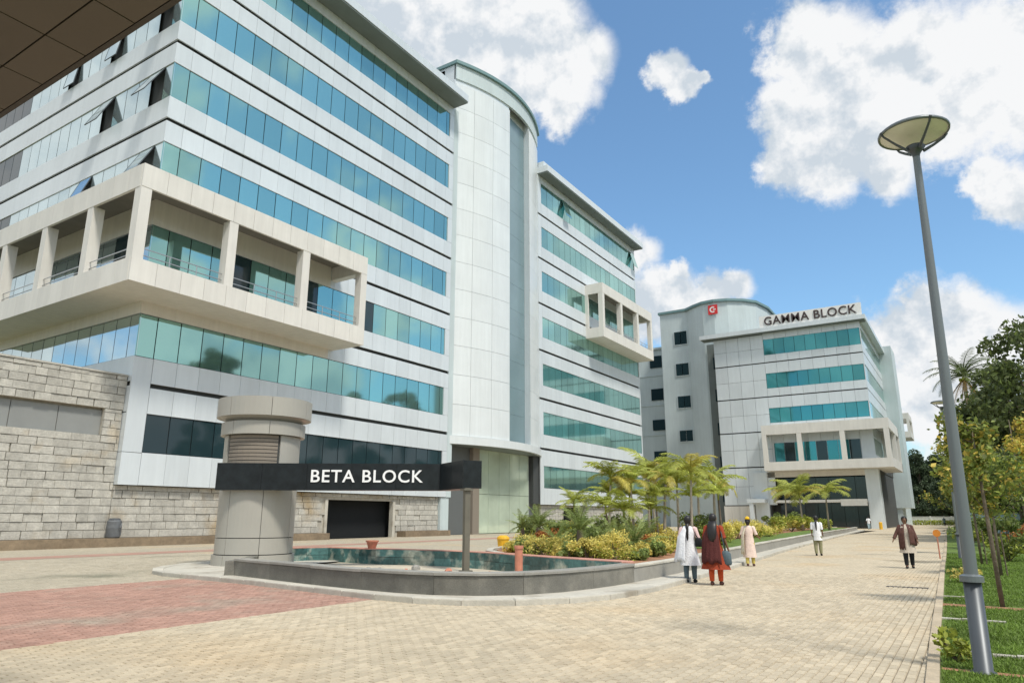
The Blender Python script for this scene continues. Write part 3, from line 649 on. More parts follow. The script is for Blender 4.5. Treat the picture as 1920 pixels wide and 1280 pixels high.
# stone base course under the panels
b = MB(); b.box(XF-.9, XF-.46, Y0, 38.4, .02, ZBOT+.3); b.box(XF-.9, XF-.46, 46.2, 51.98, .02, ZBOT+.3); b.box(XF-.9, XF-.46, 38.4, 46.2, 2.95, ZBOT+.3); bput(b.build('base_backing', M['mortar']))
BH, BW = .44, .78
def stones(parent, put, x, ya, yb, za, zb, skip=lambda y, z: False, keep=lambda y, z: True, name='stone_block'):
    rest = MB(); r = 0; z = za
    while z < zb-.05:
        h = min(BH, zb-z); y = ya - (r % 2)*BW/2
        while y < yb-.02:
            w = BW*random.choice((.75, 1, 1, 1.2)); a_, c_ = max(y, ya), min(y+w, yb); y += w
            if c_-a_ < .08 or skip((a_+c_)/2, z+h/2): continue
            pr = random.uniform(-.03, .035)
            w_ = round((c_-a_)/.1)*.1 if (c_-a_) > .3 else c_-a_
            if keep((a_+c_)/2, z+h/2):
                q = piece(name, -.08, .08, 0, max(w_-.03, .06), 0, h-.03, M['stone'], None); q.location = (x+pr-.08, (a_+c_)/2, z+h/2)
                q.rotation_euler = (0, random.gauss(0, .01), random.gauss(0, .012)); put(q)
            else: rest.box(x-.16, x+pr, a_+.015, c_-.015, z+.015, z+h-.015)
        z += h; r += 1
    if rest.v: stuff(put(rest.build('stone_course', M['stone_stuff'])))
stones(beta, bput, XF-.36, Y0, 51.95, .5, ZBOT-.03, skip=lambda y, z: 38.0 < y < 46.4 and z < 3.0, keep=lambda y, z: not (29.2 < y < 33.5))
stones(beta, bput, XF-.36, 70.5, 100.8, .03, 3.0, skip=lambda y, z: 76.0 < y < 81.2 and z < 2.9, keep=lambda y, z: False)
b = MB(); b.box(XF-.9, XF-.46, 70.4, 76.2, .02, 3.2); b.box(XF-.9, XF-.46, 81, 100.9, .02, 3.2); b.box(XF-.9, XF-.46, 76.2, 81, 2.8, 3.2); bput(b.build('base_backing', M['mortar']))
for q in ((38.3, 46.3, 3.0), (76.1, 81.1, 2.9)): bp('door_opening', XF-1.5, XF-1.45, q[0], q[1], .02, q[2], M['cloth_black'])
for ya in (38.25, 45.85): bp('door_jamb', XF-.75, XF-.33, ya, ya+.28, .02, 2.95, M['kerb'])
bp('door_leaf', XF-1.4, XF-1.34, 38.6, 39.2, .02, 2.9, M['glass_dark'])
b = MB(); b.box(XF-.9, XF+.5, 15, 38.1, .0, .49); b.box(XF-.9, XF+.5, 46.6, 52.8, .0, .49); tag(bput(b.build('plinth', M['plinth'])), None, None)

# boundary wall left of the building
wall = thing('stone_wall', 'tall rough grey stone block wall with a recessed louvre band left of the building', 'wall', (XF-.7, 14, 0))
wput = lambda o: under(o, wall)
wx = XF-.42
b = MB(); b.box(wx-.55, wx-.12, 2, Y0-.02, .0, 6.15); b.box(wx-.55, wx-.12, 2, Y0-.02, 7.75, 9.7); b.box(wx-.55, wx-.12, 21.1, Y0-.02, 6.15, 7.75); b.box(wx-.55, wx-.42, 2, 21.1, 6.15, 7.75); wput(b.build('wall_core', M['mortar']))
stones(wall, wput, wx, 6, Y0-.02, .5, 6.18, keep=lambda y, z: y > 14.2)
stones(wall, wput, wx, 21.1, Y0-.02, 6.2, 7.72)
stones(wall, wput, wx, 6, Y0-.02, 7.74, 9.75, keep=lambda y, z: y > 14.2)
for k in range(8):
    y1 = 21.08-k*2.35; q = piece('louvre_panel', wx-.36, wx-.30, y1-2.31, y1, 6.2, 7.62, M['shutter'], None); wput(q)
b = MB(); b.box(wx-.56, wx+.06, 2, Y0-.03, 9.76, 9.86); wput(b.build('wall_coping', M['stone_stuff']))
b = MB(); b.box(wx-.1, wx+.95, 2, 14.99, .0, .49); wput(b.build('plinth', M['plinth']))
b = MB(); b.lathe([(0,0),(.30,0),(.38,.1),(.40,.6),(.36,.95),(.30,1.0),(.30,1.06),(.26,1.06),(.25,.9),(0,.9)], 20); b.tube([(.33,0,.5),(.5,.1,.62),(.36,.2,.8)], .03, 6)
o = b.build('plastic_drum', M['grey_plastic'], smooth=False); o.location = (XF+.0, 22.3, .49); o.rotation_euler = (R(4), R(5), 0); tag(o, 'grey plastic drum leaning by the stone wall on the brown plinth', 'drum')

# ------------------------------------------------------------------ Gamma building
gam = thing('office_building', 'distant silver block with GAMMA BLOCK roof sign and grey round tower', 'building', (-24, 135, 0))
gput = lambda o: under(o, gam)
def gp(name, *a, m): q = piece(name, *a, m, None); return gput(q)
GY = 120.0; GX0, GX1 = -34.6, -11.2
b = MB(); b.box(GX0+.2, GX1-.2, GY+.25, 160, 8.7, 32); b.box(GX0+.2, -27.2, GY+.25, 150, 0, 8.7); b.box(-27.2, -13.5, GY+2.5, 150, 0, 8.7); b.box(-13.5, -11.5, 125, 160, 0, 8.7); gput(b.build('structure', M['groove']))
GW = [(28.2, 30.9), (22.5, 25.05), (16.75, 19.2)]
gj = [3.5, 9.65, 15.38, 21.1, 26.9, 31.9]
for z0, z1 in zip(gj, gj[1:]):
    for k in range(4): gp('panel', GX0+k*2.1+.02, GX0+(k+1)*2.1-.02, GY, GY+.15, z0+.1, (z0+z1)/2-.02, m=M['panel']); gp('panel', GX0+k*2.1+.02, GX0+(k+1)*2.1-.02, GY, GY+.15, (z0+z1)/2+.02, z1-.1, m=M['panel'])
gb = [(15.48, 16.75), (19.2, 21.0), (21.2, 22.5), (25.05, 26.8), (27.0, 28.2), (30.9, 31.95), (9.75, 15.3)]
for z0, z1 in gb:
    for k in range(8): gp('panel', -26.2+k*1.875+.015, -26.2+(k+1)*1.875-.015, GY, GY+.15, z0, z1, m=M['panel'])
for z0, z1 in GW:
    for k in range(9): gp('pane', -26.2+k*1.65+.03, -26.2+(k+1)*1.65-.03, GY+.06, GY+.1, z0+.03, z1-.03, m=M['glass_deep'])
    gp('panel', -11.33, -11.2, GY, GY+.15, z0, z1, m=M['panel'])
b = MB(); c = MB()
for z0, z1 in gb[:-1] + [(9.75, 10.9), (13.6, 15.3)]:
    for k in range(14): b.box(GX1-.15, GX1, GY+.17+k*2.0, GY+.17+(k+1)*2.0-.03, z0, z1)
for z0, z1 in GW + [(10.9, 13.6)]:
    for k in range(14): c.box(GX1-.12, GX1-.07, GY+.2+k*2.0, GY+.17+(k+1)*2.0-.03, z0, z1)
stuff(gput(b.build('side_cladding', M['panel_side']))); stuff(gput(c.build('side_glazing', M['glass_stuff'])))
for k in range(4): gp('stone_panel', GX0-.2+k*1.25+.01, GX0-.2+(k+1)*1.25-.01, GY+.05, GY+.3, 0, 3.45, m=M['cream'])
b = MB(); b.box(-36.7, -10.2, GY-1.2, GY+1, 32.0, 32.7); b.box(-11.9, -10.2, GY+1, 149, 32.0, 32.7); gput(b.build('eaves', M['panel_side']))
b = MB(); b.box(-36.5, -10.4, GY-1.0, GY+.9, 31.9, 31.998); gput(b.build('eaves_soffit', M['soffit']))
b = MB(); b.box(-26.3, -10.6, GY-.9, GY-.75, 32.71, 34.75); gput(b.build('sign_board', M['white_board']))
me = text_mesh('lettering', 'GAMMA BLOCK', 1.95, M['dark_letter'], .05, .018, 1.06); o = link('lettering', me); o.location = (-18.45, GY-.97, 33.72); o.rotation_euler = (R(90), 0, 0); o.scale = (.98, 1.02, 1); GLET = o; gput(o)
# balcony
b = MB(); x0, x1, yf = -27.0, -8.7, 116.7
b.box(x0, x1, yf, GY+.1, 8.8, 9.2); b.box(x0, x1, yf, yf+.25, 9.2, 10.15); b.box(x0, x1, yf, GY+.1, 15.5, 16.0); b.box(x0, x1, yf, yf+.25, 14.45, 15.5)
for xp in (-27.0, -21.7, -15.5, -9.5): b.box(xp, xp+.7, yf+.01, yf+.6, 10.15, 14.45)
b.box(x0, x0+.25, yf+.25, GY, 9.2, 10.15); b.box(x0, x0+.25, yf+.25, GY, 14.45, 15.5)
b.box(GX1, x1, GY+.1, 133, 8.8, 9.2); b.box(x1-.25, x1, yf+.25, 133, 9.2, 10.15); b.box(GX1, x1, GY+.1, 133, 15.5, 16); b.box(x1-.25, x1, yf+.25, 133, 14.45, 15.5); b.box(x1-.6, x1-.01, 126, 126.7, 10.15, 14.45); b.box(GX1, x1, 132.4, 133.01, 8.81, 15.99)
gbal = gput(b.build('balcony', M['cream']))
for k in range(8): gp('pane', -25.9+k*1.6+.03, -25.9+(k+1)*1.6-.03, GY-.06, GY-.02, 10.0, 13.4, m=M['glass_dark'] if k % 3 == 1 else M['glass_deep'])
# open ground storey
for k in range(7): gp('lobby_pane', -26.2+k*1.9+.03, -26.2+(k+1)*1.9-.03, GY+2.2, GY+2.25, .05, 7.9, m=M['glass_dark'])
gp('column', -13.0, -11.1, GY-.2, GY+1.6, 0, 8.78, m=M['panel']); gp('column', -29.6, -27.4, GY-.3, GY+1.2, 0, 8.78, m=M['panel'])
gp('entrance_canopy', -26.5, -13.05, GY-.8, GY+2.1, 3.9, 4.3, m=M['white_paint']); gp('canopy_board', -16.7, -13.05, GY-.95, GY-.81, 3.35, 4.35, m=M['white_paint'])
gp('lintel', -27.35, -13.02, GY, GY+.4, 7.9, 8.78, m=M['cream'])
gp('porch', -30.2, -27.6, GY-3, GY-.31, 3.9, 4.5, m=M['panel']); gp('porch_post', -29.9, -29.3, GY-2.9, GY-2.3, 0, 3.9, m=M['panel'])
# recess, round tower and left wing
gp('recess_wall', -36.6, GX0-.01, GY+2.6, GY+3, 0, 31.9, m=M['soffit'])
for z in (10.8, 16.6, 22.5, 28.3, 5.2): gp('window', -35.6, -34.7, GY+2.5, GY+2.58, z-1.0, z+1.1, m=M['glass_dark'])
pl = [(-46.4,126),(-41.0,126),(-39.2,124.6),(-37.2,123.4),(-35,123.15),(-32.7,123.9),(-30.4,125.6),(-28.7,128),(-27.8,133),(-27.8,142),(-46.4,142)]
b = MB(); b.prism(pl, 0, 39.9); gput(b.build('round_tower', M['band'], fix=True))
pc_ = Vector((-37, 134)); b = MB(); b.prism([tuple(Vector(p)+(Vector(p)-pc_).normalized()*.4) for p in pl], 39.9, 40.35); gput(b.build('roof_edge', M['teal_edge'], fix=True))
for z0, z1 in ((33.5, 36.0), (27.5, 29.8), (21.4, 23.6), (15.2, 17.2), (9.3, 11.3)):
    q = gp('window', -43.7, -41.25, 125.86, 125.96, z0, z1, m=M['glass_dark'])
    f = MB(); w, h = 1.225, (z1-z0)/2
    f.box(-w-.12, w+.12, -.06, .02, h, h+.12); f.box(-w-.12, w+.12, -.06, .02, -h-.12, -h); f.box(-w-.12, -w, -.06, .02, -h, h); f.box(w, w+.12, -.06, .02, -h, h); f.box(-.05, .05, -.05, .01, -h, h)
    link('frame', f.mesh('frame', M['band']), q)
em = MB(); em.box(-36.0, -34.3, 122.98, 123.08, 37.6, 39.35); q = gput(em.build('emblem', M['red']))
f = MB()
for k in range(9):
    a0, a1 = R(50+k*29), R(50+(k+1)*29); f.prism([( -35.15+.58*math.cos(a0), .58*math.sin(a0)), (-35.15+.58*math.cos(a1), .58*math.sin(a1)), (-35.15+.34*math.cos(a1), .34*math.sin(a1)), (-35.15+.34*math.cos(a0), .34*math.sin(a0))], -.03, 0)
f.prism([(-35.1,-.1),(-34.6,-.1),(-34.6,.1),(-35.1,.1)], -.03, 0)
me = f.mesh('emblem_mark', M['white_board']); qq = link('emblem_mark', me, q); qq.matrix_parent_inverse = Matrix.Identity(4); qq.rotation_euler = (R(90), 0, 0); qq.location = (0, 122.95, 38.48)
b = MB(); b.box(-62, -46.5, 132, 145, 0, 34.6); b.box(-62.2, -46.5, 131.6, 145, 34.6, 35.0)
for z in (29.2, 23.2, 17.3, 11.4): b.box(-62, -46.5, 131.9, 132, z, z+.25)
gput(b.build('left_wing', M['band']))
for z0, z1 in ((30.9, 33.3), (24.3, 26.6), (18.3, 20.4), (12.0, 14.2), (6, 8.2)):
    gp('window', -51.2, -48.7, 131.85, 131.95, z0, z1, m=M['glass_dark']); gp('window', -57.2, -54.7, 131.85, 131.95, z0, z1, m=M['glass_dark'])
b = MB(); b.box(-11.6, -9.05, 148, 156, 3.3, 33.4); gput(b.build('stair_slab', M['band']))
b = MB(); b.box(-11.5, -10.6, 148.3, 155, 0, 3.3); b.box(-30, -11.3, 156, 180, 0, 32); gput(b.build('rear_block', M['band']))
b = MB(); b.box(-11.3, -8.5, 165, 174, 17.6, 18.8); b.box(-11.3, -8.5, 165, 174, 21.4, 22.6); b.box(-9.0, -8.5, 165, 165.5, 18.8, 21.4); b.box(-9.0, -8.5, 173.5, 174, 18.8, 21.4); gput(b.build('rear_balcony', M['cream']))
b = MB(); b.box(-13.5, -11.35, 138, 143, 32.7, 36.0); gput(b.build('roof_hut', M['soffit']))
b = MB(); b.lathe([(0,0),(.22,0),(.22,.9),(.16,1.0),(0,1.02)], 12); o = b.build('bollard', M['yellow_paint']); o.location = (-11.0, 112.5, .02); tag(o, 'short yellow bollard by the white column of the far block', 'bollard')

# ------------------------------------------------------------------ porch canopy overhead, top left
can = thing('entrance_canopy', 'dark brown overhanging porch canopy with panelled underside at the upper left', 'canopy', (-8, -3, 0))
cput = lambda o: under(o, can)
CF = .5313; CE = 4.12*CF; CZ = 5.0; CX = -1.9
b = MB(); b.box(-14, CX, -7, CE-.04, CZ+.06, CZ+.4); cput(b.build('canopy_deck', M['canopy_edge']))
xs = [(-8.57+1.26*4-1.26*k)*CF for k in range(17)]; ysd = [v*CF for v in (4.12-.08, 3.5, 1.2, -1.1, -3.4, -5.7, -8.0, -10.3, -12.6)]
for xa, xb in zip(xs, xs[1:]):
    for ya, yb in zip(ysd, ysd[1:]): cput(piece('soffit_panel', xb+.006, xa-.006, yb+.006, ya-.006, CZ, CZ+.04, M['canopy'], None))
b = MB(); b.box(-14, CX, CE-.04, CE, CZ, CZ+.45); cput(b.build('fascia', M['canopy_edge']))
for x in (-12.5, -2.4):
    b = MB(); b.lathe([(.22, 0), (.22, CZ)], 20, (x, -5.5)); cput(b.build('column', M['pillar'], smooth=True))

# ------------------------------------------------------------------ street lamps
lamp = thing('street_lamp', 'tall grey street lamp with a saucer head nearest on the lawn edge', 'street lamp', (-.12, 9.37, 0), R(20), 'saucer street lamps along the lawn')
b = MB(); b.lathe([(0,0),(.13,0),(.13,.03),(.090,.05),(.086,.95),(.0,.95)], 20); b.build('base_sleeve', M['lamp_metal'], lamp, True)
b = MB(); b.lathe([(.086,.93),(.115,.93),(.115,.99),(.07,1.01)], 20); b.build('collar', M['lamp_metal2'], lamp)
b = MB(); b.lathe([(.068,1.0),(.040,6.05)], 16); b.build('post', M['lamp_metal2'], lamp, True)
HS = .84
head = MB(); head.lathe([(.045,5.98),(.055,6.03),(.085,6.07),(.135,6.125),(.125,6.14),(0,6.15)], 28); hd = head.build('head_cone', M['lamp_metal'], lamp, True)
for k in range(4):
    a = R(10+90*k); b = MB(); ca, sa = math.cos(a), math.sin(a)
    b.tube([(.12*ca,.12*sa,6.085),(.28*ca,.28*sa,6.17),(.44*ca,.44*sa,6.27),(.49*ca,.49*sa,6.33)], [.022,.018,.016,.02], 6); b.build('arm', M['lamp_metal'], lamp)
b = MB(); b.lathe([(0,6.305),(.2,6.29),(.34,6.297),(.452,6.318)], 32); b.build('lens', M['lamp_glass'], lamp, True)
b = MB(); b.lathe([(.452,6.325),(.456,6.305),(.478,6.31),(.482,6.335),(.44,6.365),(.25,6.40),(0,6.42)], 32); b.build('saucer', M['lamp_metal2'], lamp, True)
for ch in lamp.children:
    if ch.name.split('.')[0] in ('head_cone', 'arm', 'lens', 'saucer'): ch.scale = (HS, HS, 1)
lamp.rotation_mode = 'QUATERNION'; lamp.rotation_quaternion = Matrix.Rotation(.0225, 3, Vector((-.539, .842, 0))).to_quaternion() @ Matrix.Rotation(R(20), 3, 'Z').to_quaternion()
l2 = copy_tree(lamp); l2.location = (-.62, 34.4, 0); l2['label'] = 'street lamp with saucer head farther along the lawn behind the nearest lamp'
l3 = copy_tree(lamp); l3.location = (-1.0, 59.5, 0); l3['label'] = 'most distant saucer lamp, thin post before the dark trees'

# ------------------------------------------------------------------ foliage tools
def leaves(C, size, mats, name, flat=.0, seed=0, elong=1.6, mi=None, nrm=None):
    """diamond leaves at centres C"""
    r = np.random.default_rng(seed); n = len(C)
    d = r.normal(size=(n, 3)); d[:, 2] = d[:, 2]*(1-flat) - .15; d /= np.linalg.norm(d, axis=1)[:, None]
    u = r.normal(size=(n, 3)); u -= (u*d).sum(1)[:, None]*d; u /= np.linalg.norm(u, axis=1)[:, None]
    s = size*r.uniform(.6, 1.4, n)[:, None]; w = s/elong*.5
    nn_ = np.cross(d, u)
    V = np.stack([C-d*s*.5, C+u*w+nn_*w*.25, C+d*s*.5, C-u*w+nn_*w*.25], 1).reshape(-1, 3)
    F = np.arange(n*4).reshape(n, 4); return np_mesh(name, V, F, mats, mi)
def clump_points(n, rx, ry, rz_, k, rc, seed, z0=0, shell=.55):
    r = np.random.default_rng(seed)
    v = r.normal(size=(k, 3)); v /= np.linalg.norm(v, axis=1)[:, None]; v *= (shell + (1-shell)*r.random(k))[:, None]**.6
    cl = v*np.array([rx, ry, rz_]); cl[:, 2] += z0
    idx = r.integers(0, k, n); o = r.normal(size=(n, 3)); o /= np.linalg.norm(o, axis=1)[:, None]; o *= (r.random(n)**.4)[:, None]
    rr = rc*(.6+.8*r.random(k)); return cl[idx] + o*rr[idx][:, None]*np.array([1, 1, .75]), cl
def trunk_mesh(h, r0, r1, targets, seed, bend=.3, n=7, name='trunk', m=None):
    r = random.Random(seed); b = MB(); bx, by = r.uniform(-bend, bend), r.uniform(-bend, bend)
    pts = [(bx*(t**1.5), by*(t**1.5), h*t) for t in (0, .08, .3, .55, .8, 1)]; b.tube(pts, [r0*1.35, r0, r0*.85, r0*.7, (r0+r1)/2.3, r1], n)
    for t in targets:
        z = min(h*.98, max(h*.35, t[2]*r.uniform(.45, .7))); f = z/h; p0 = (bx*f**1.5, by*f**1.5, z)
        mid = ((p0[0]+t[0])/2, (p0[1]+t[1])/2, (p0[2]*.35+t[2]*.65)); rr = r0*.4*(1-f*.5); b.tube([p0, mid, tuple(t)], [rr, rr*.6, rr*.25], 5)
    return b.mesh(name, m or M['bark'], True)
def make_tree(name, label, cat, group, h, rx, rz_, n, leaf_size, mats, seed, k=26, rc=1.1, trunk=.2, zc=None, shell=.5, mixp=None):
    t = thing(name, label, cat, group=group); zc = zc or h-rz_
    P_, cl = clump_points(n, rx, rx, rz_, k, rc, seed, zc, shell)
    mi = None
    if len(mats) > 1: mi = (np.random.default_rng(seed+5).random(n) < (mixp or .3)).astype(int)
    link('trunk', trunk_mesh(zc+rz_*.5, trunk, trunk*.3, [tuple(c) for c in cl[:14]], seed), t)
    link('crown', leaves(P_, leaf_size, mats, 'crown', 0, seed+1, mi=mi), t)
    return t
def scatter(proto, places, labels):
    for i, (x, y, s, rz_) in enumerate(places):
        o = proto if i == 0 else copy_tree(proto)
        o.location = (x, y, 0); o.scale = (s*(1+.06*((i*37) % 5-2)/2), s, s); o.rotation_euler = (0, 0, rz_); o['label'] = labels[i] if isinstance(labels, (list, tuple)) else labels

# background wood at the end of the road
G1 = 'trees closing the far end of the road'
far_lab = 'tall dark green tree in the wood closing the end of the road'
ta = make_tree('background_tree', far_lab, 'tree', G1, 17, 3.4, 7.0, 9000, .55, [M['leaf_far']], 3, 40, 1.5, .3)
scatter(ta, [(-13, 205, .98, 0), (-6.2, 214, 1.04, 2.0), (1.5, 208, 1.05, 4), (9, 215, 1.1, 1)], ['broad dark tree at the end of the road, next to the far block', 'broad dark tree at the end of the road, left of the lamp post', 'broad dark tree at the end of the road, behind the lamp post', 'broad far dark tree hidden behind the right hand trees'])
tb = make_tree('background_tree', far_lab, 'tree', G1, 18, 2.2, 8.0, 9000, .5, [M['leaf_far']], 9, 60, 1.2, .26)
scatter(tb, [(-9.8, 202, 1.0, 0), (-16.5, 212, .9, 1), (-2.4, 203, 1.0, 3), (5.2, 205, .95, 2.4)], ['slim dark tree at the end of the road, second from the far block', 'slim far tree half hidden by the far block', 'slim dark tree at the end of the road beside the second lamp', 'slim far dark tree right of the lamp post'])
tcw = make_tree('background_tree', '', 'tree', G1, 14, 3.0, 7.0, 6000, .6, [M['leaf_far']], 12, 40, 1.6, .25, zc=7.2)
scatter(tcw, [(-20, 222, 1, 0), (-15, 226, 1.1, 1), (-11.5, 220, 1.12, 2), (-8, 226, 1.18, 3), (-4.2, 221, 1.15, 4), (-.5, 225, 1.2, 5), (3.5, 220, 1.2, 1), (8, 224, 1.2, 2), (-6, 196, .72, 2), (-10.5, 195, .62, 1)], ['far tree behind the left end of the road wood', 'far tree in the back row beside the far block', 'bushy tree in the back row of the road wood, near the far block', 'bushy tree in the back row of the road wood, centre left', 'tallest bushy tree in the back row of the road wood', 'bushy back row tree behind the second lamp', 'bushy back row tree behind the nearest lamp post', 'bushy back row tree hidden behind the right hand trees', 'low bushy tree in front of the road wood, centre', 'low bushy tree in front of the road wood beside the far block'])
b = MB(); b.box(-40, 3, 184.0, 184.3, .0, 1.75); b.box(-40, 3, 183.95, 184.35, 1.75, 1.85)
for x in range(-40, 4, 4): b.box(x-.15, x+.15, 183.9, 184.4, 0, 1.95)
tag(b.build('boundary_wall', M['white_paint']), 'low white boundary wall across the far end of the road', 'wall')
Pq = np.random.default_rng(4).random((5000, 3))*np.array([40, 1.2, 1.05])+np.array([-37, 182.2, .02])
stuff(tag(link('hedge', leaves(Pq, .3, [M['leaf_yellow_green']], 'hedge', 0, 4)), 'low yellow green hedge in front of the far white wall', 'hedge'))

# trees to the right of the road
G2 = 'trees beyond the lawn on the right'
t1 = make_tree('broadleaf_tree', '', 'tree', G2, 13.5, 4.2, 5.6, 15000, .34, [M['leaf_dark'], M['leaf_mid']], 21, 60, 1.15, .3)
scatter(t1, [(5.0, 58, 1.06, 0), (8.2, 72, 1.05, 2), (4.4, 88, .95, 4), (3.7, 67, .98, 1)], ['dense dark broadleaf tree at the right edge, tallest of the near trees', 'dark broadleaf tree behind the tallest right hand tree', 'dense broadleaf tree farther down beside the coconut palm', 'dense dark broadleaf tree right of the coconut palm, beside the tallest one'])
t2 = make_tree('broadleaf_tree', '', 'tree', G2, 9.5, 2.8, 3.8, 9000, .30, [M['leaf_mid'], M['leaf_yellow_green']], 33, 40, .9, .2)
scatter(t2, [(3.0, 64, .95, 0), (2.6, 100, 1.1, 1), (3.6, 122, 1.3, 3), (1.4, 150, 1.3, 5), (5.6, 48, .9, 2)], ['mid green bushy tree under the tall dark tree on the right', 'bushy tree behind the coconut palm along the road', 'bushy tree farther along the right side of the road', 'last bushy tree on the right before the end of the road', 'bushy yellowish tree cut by the right frame edge'])
t4 = make_tree('broadleaf_tree', '', 'tree', G2, 8.5, 2.7, 4.2, 9000, .27, [M['leaf_dark'], M['leaf_mid']], 52, 46, .9, .18, zc=4.3)
scatter(t4, [(4.3, 70, 1.15, 0), (2.5, 84, 1.0, 1), (6.2, 62, 1.0, 3), (1.6, 112, 1.15, 4), (.6, 135, 1.2, 5), (-.2, 165, 1.3, 2), (3.9, 50, .82, 4), (6.5, 78, 1.3, 1)], ['dark bushy tree with foliage to the ground behind the pale blue screen', 'bushy tree left of the coconut palm trunk', 'dark bushy tree filling the right edge under the tallest tree', 'bushy tree at the roadside beyond the coconut palm', 'bushy tree at the roadside before the end of the road', 'farthest roadside bushy tree on the right', 'low dark bushy tree at the right edge behind the pink flowers', 'bushy tree deep behind the right hand group'])
t5 = make_tree('broadleaf_tree', '', 'tree', G2, 11, 3.6, 5.4, 12000, .34, [M['leaf_dark'], M['leaf_mid']], 57, 60, 1.1, .22, zc=5.6)
scatter(t5, [(4.8, 104, 1.1, 0), (3.6, 128, 1.15, 1), (2.4, 152, 1.1, 3), (1.4, 178, 1.15, 4), (8.5, 92, 1.2, 2), (10, 62, 1.1, 5), (2.3, 74, .9, 3)], ['full green tree in the belt behind the coconut palm', 'full green tree in the belt midway to the end of the road', 'full green tree in the belt near the end of the road', 'last full green tree of the belt at the road end', 'full green tree deep in the belt right of the coconut palm', 'full green tree at the outer right of the belt', 'full green tree under the coconut palm crown'])
# tall trees outside the frame that the lower windows mirror
G3 = 'tall trees across the road mirrored in the windows'
t3 = make_tree('broadleaf_tree', 'tall tree across the road, seen mirrored in the ribbon windows', 'tree', G3, 29, 4.5, 6.5, 7000, .6, [M['leaf_dark']], 44, 40, 1.6, .4)
scatter(t3, [(25, 72, 1.02, 0), (25, 104, .92, 1), (25, 121, 1.03, 2), (22, 160, .8, 4)], ['tallest tree across the road, mirrored left in the ribbon windows', 'shorter tree across the road, mirrored in the middle of the ribbon windows', 'tree across the road mirrored near the white tower', 'tree across the road mirrored in the right wing'])
opp = thing('office_building', 'unseen block across the road, added to darken the right wing reflections', 'building', (45, 220, 0))  # added out of view, kept dark for the right wing windows to mirror
b = MB(); b.box(32, 60, 175, 265, 0, 46); under(b.build('wall', M['soffit']), opp)
for z in range(9):
    for k in range(18): under(piece('window', 31.9, 31.98, 176+k*5, 180.9+k*5, 1.2+z*5, 5.1+z*5, M['core'], None), opp)

# young trees on the lawn
G4 = 'young staked trees on the lawn'
def sapling(label, x, y, h, seed, sp=.62, mats=None, n=1900, lean=0):
    t = thing('young_tree', label, 'tree', (x, y, 0), group=G4); r = random.Random(seed)
    b = MB(); tips = []
    lx, ly = r.uniform(-.06, .06)+lean, r.uniform(-.1, .1)
    b.tube([(0,0,0),(lx*.3,ly*.3,h*.35),(lx*.7,ly*.7,h*.7),(lx,ly,h)], [.045,.038,.026,.01], 7)
    for k in range(13):
        f = r.uniform(.45, .97); a = r.uniform(0, 6.28); L = r.uniform(.35, 1)*sp*1.5*(1.2-f*.6)
        p = (lx*f, ly*f, h*f); e = (p[0]+L*math.cos(a), p[1]+L*math.sin(a), p[2]+L*r.uniform(.2, .8)); b.tube([p, ((p[0]+e[0])/2, (p[1]+e[1])/2, (p[2]+e[2])/2+.05), e], [.012,.009,.004], 4); tips.append((p, e))
    b.build('trunk', M['bark'], t, True)
    rr = np.random.default_rng(seed); C = []
    for p, e in tips:
        f = rr.uniform(.35, 1.05, n//len(tips)); c = np.array(p)[None]+(np.array(e)-np.array(p))[None]*f[:, None]; C.append(c+rr.normal(0, .105, c.shape))
    C = np.concatenate(C); mats = mats or [M['leaf_sapling'], M['leaf_golden']]
    link('crown', leaves(C, .115, mats, 'crown', .2, seed, 1.8, (rr.random(len(C)) < .22).astype(int)), t)
    if seed > 1: b = MB(); b.tube([(.14, .05, 0), (.13, .05, 1.2)], .018, 6); b.build('stake', M['bark'], t)
    return t
sapling('young yellow leaved tree on the lawn just behind the nearest lamp', .24, 16.2, 3.4, 1, .62)
sapling('young green tree on the lawn between the two lamps', .45, 24.5, 3.3, 2, .8, [M['leaf_mid'], M['leaf_yellow_green']])
sapling('bushy golden young tree in the middle of the lawn', .05, 30.2, 3.9, 3, .9, n=2600)
sapling('young tree close to the kerb beyond the second lamp', -.62, 38.5, 4.0, 5, .9, n=2400)
sapling('small young tree near the pale blue screen', 1.7, 43, 4.6, 6, 1.0, [M['leaf_mid'], M['leaf_golden']], n=2600)
sapling('young golden tree with leaning stem by the right frame edge', 1.35, 27, 4.6, 9, .9, [M['leaf_golden'], M['leaf_yellow_green']], n=2000)
def bush(name, label, cat, x, y, z, r, h, n, size, mats, seed, group=None, mix=.3, k=9):
    t = thing(name, label, cat, (x, y, z), group=group)
    P_, cl = clump_points(n, r, r, h*.42, k, r*.45, seed, h*.52, .45); P_[:, 2] = np.maximum(P_[:, 2], .02)
    rr = np.random.default_rng(seed)
    lump = np.sin(P_[:, 0]*9+seed)*np.sin(P_[:, 1]*8+seed*2)*.22; q_ = P_[:, 2]/max(h, .1)+lump+rr.normal(0, .16, n)
    link('foliage', leaves(P_, size, mats, 'foliage', .1, seed, 1.7, (q_ < np.quantile(q_, mix)).astype(int) if len(mats) > 1 else None), t)
    b = MB()
    for c in cl[:6]: b.tube([(0,0,0), (c[0]*.5, c[1]*.5, c[2]*.55), tuple(c)], [.025,.016,.008], 5)
    b.build('stem', M['bark'], t); return t
bush('flowering_shrub', 'pinkish flowering bush on the lawn at the right edge', 'shrub', 1.9, 40.5, 0, .8, 1.3, 900, .16, [M['leaf_orange'], M['leaf_mid']], 71, mix=.6)
bush('young_shrub', 'small yellow green plant at the foot of the nearest lamp', 'shrub', -.36, 9.9, .02, .16, .34, 160, .09, [M['leaf_yellow_green']], 72)
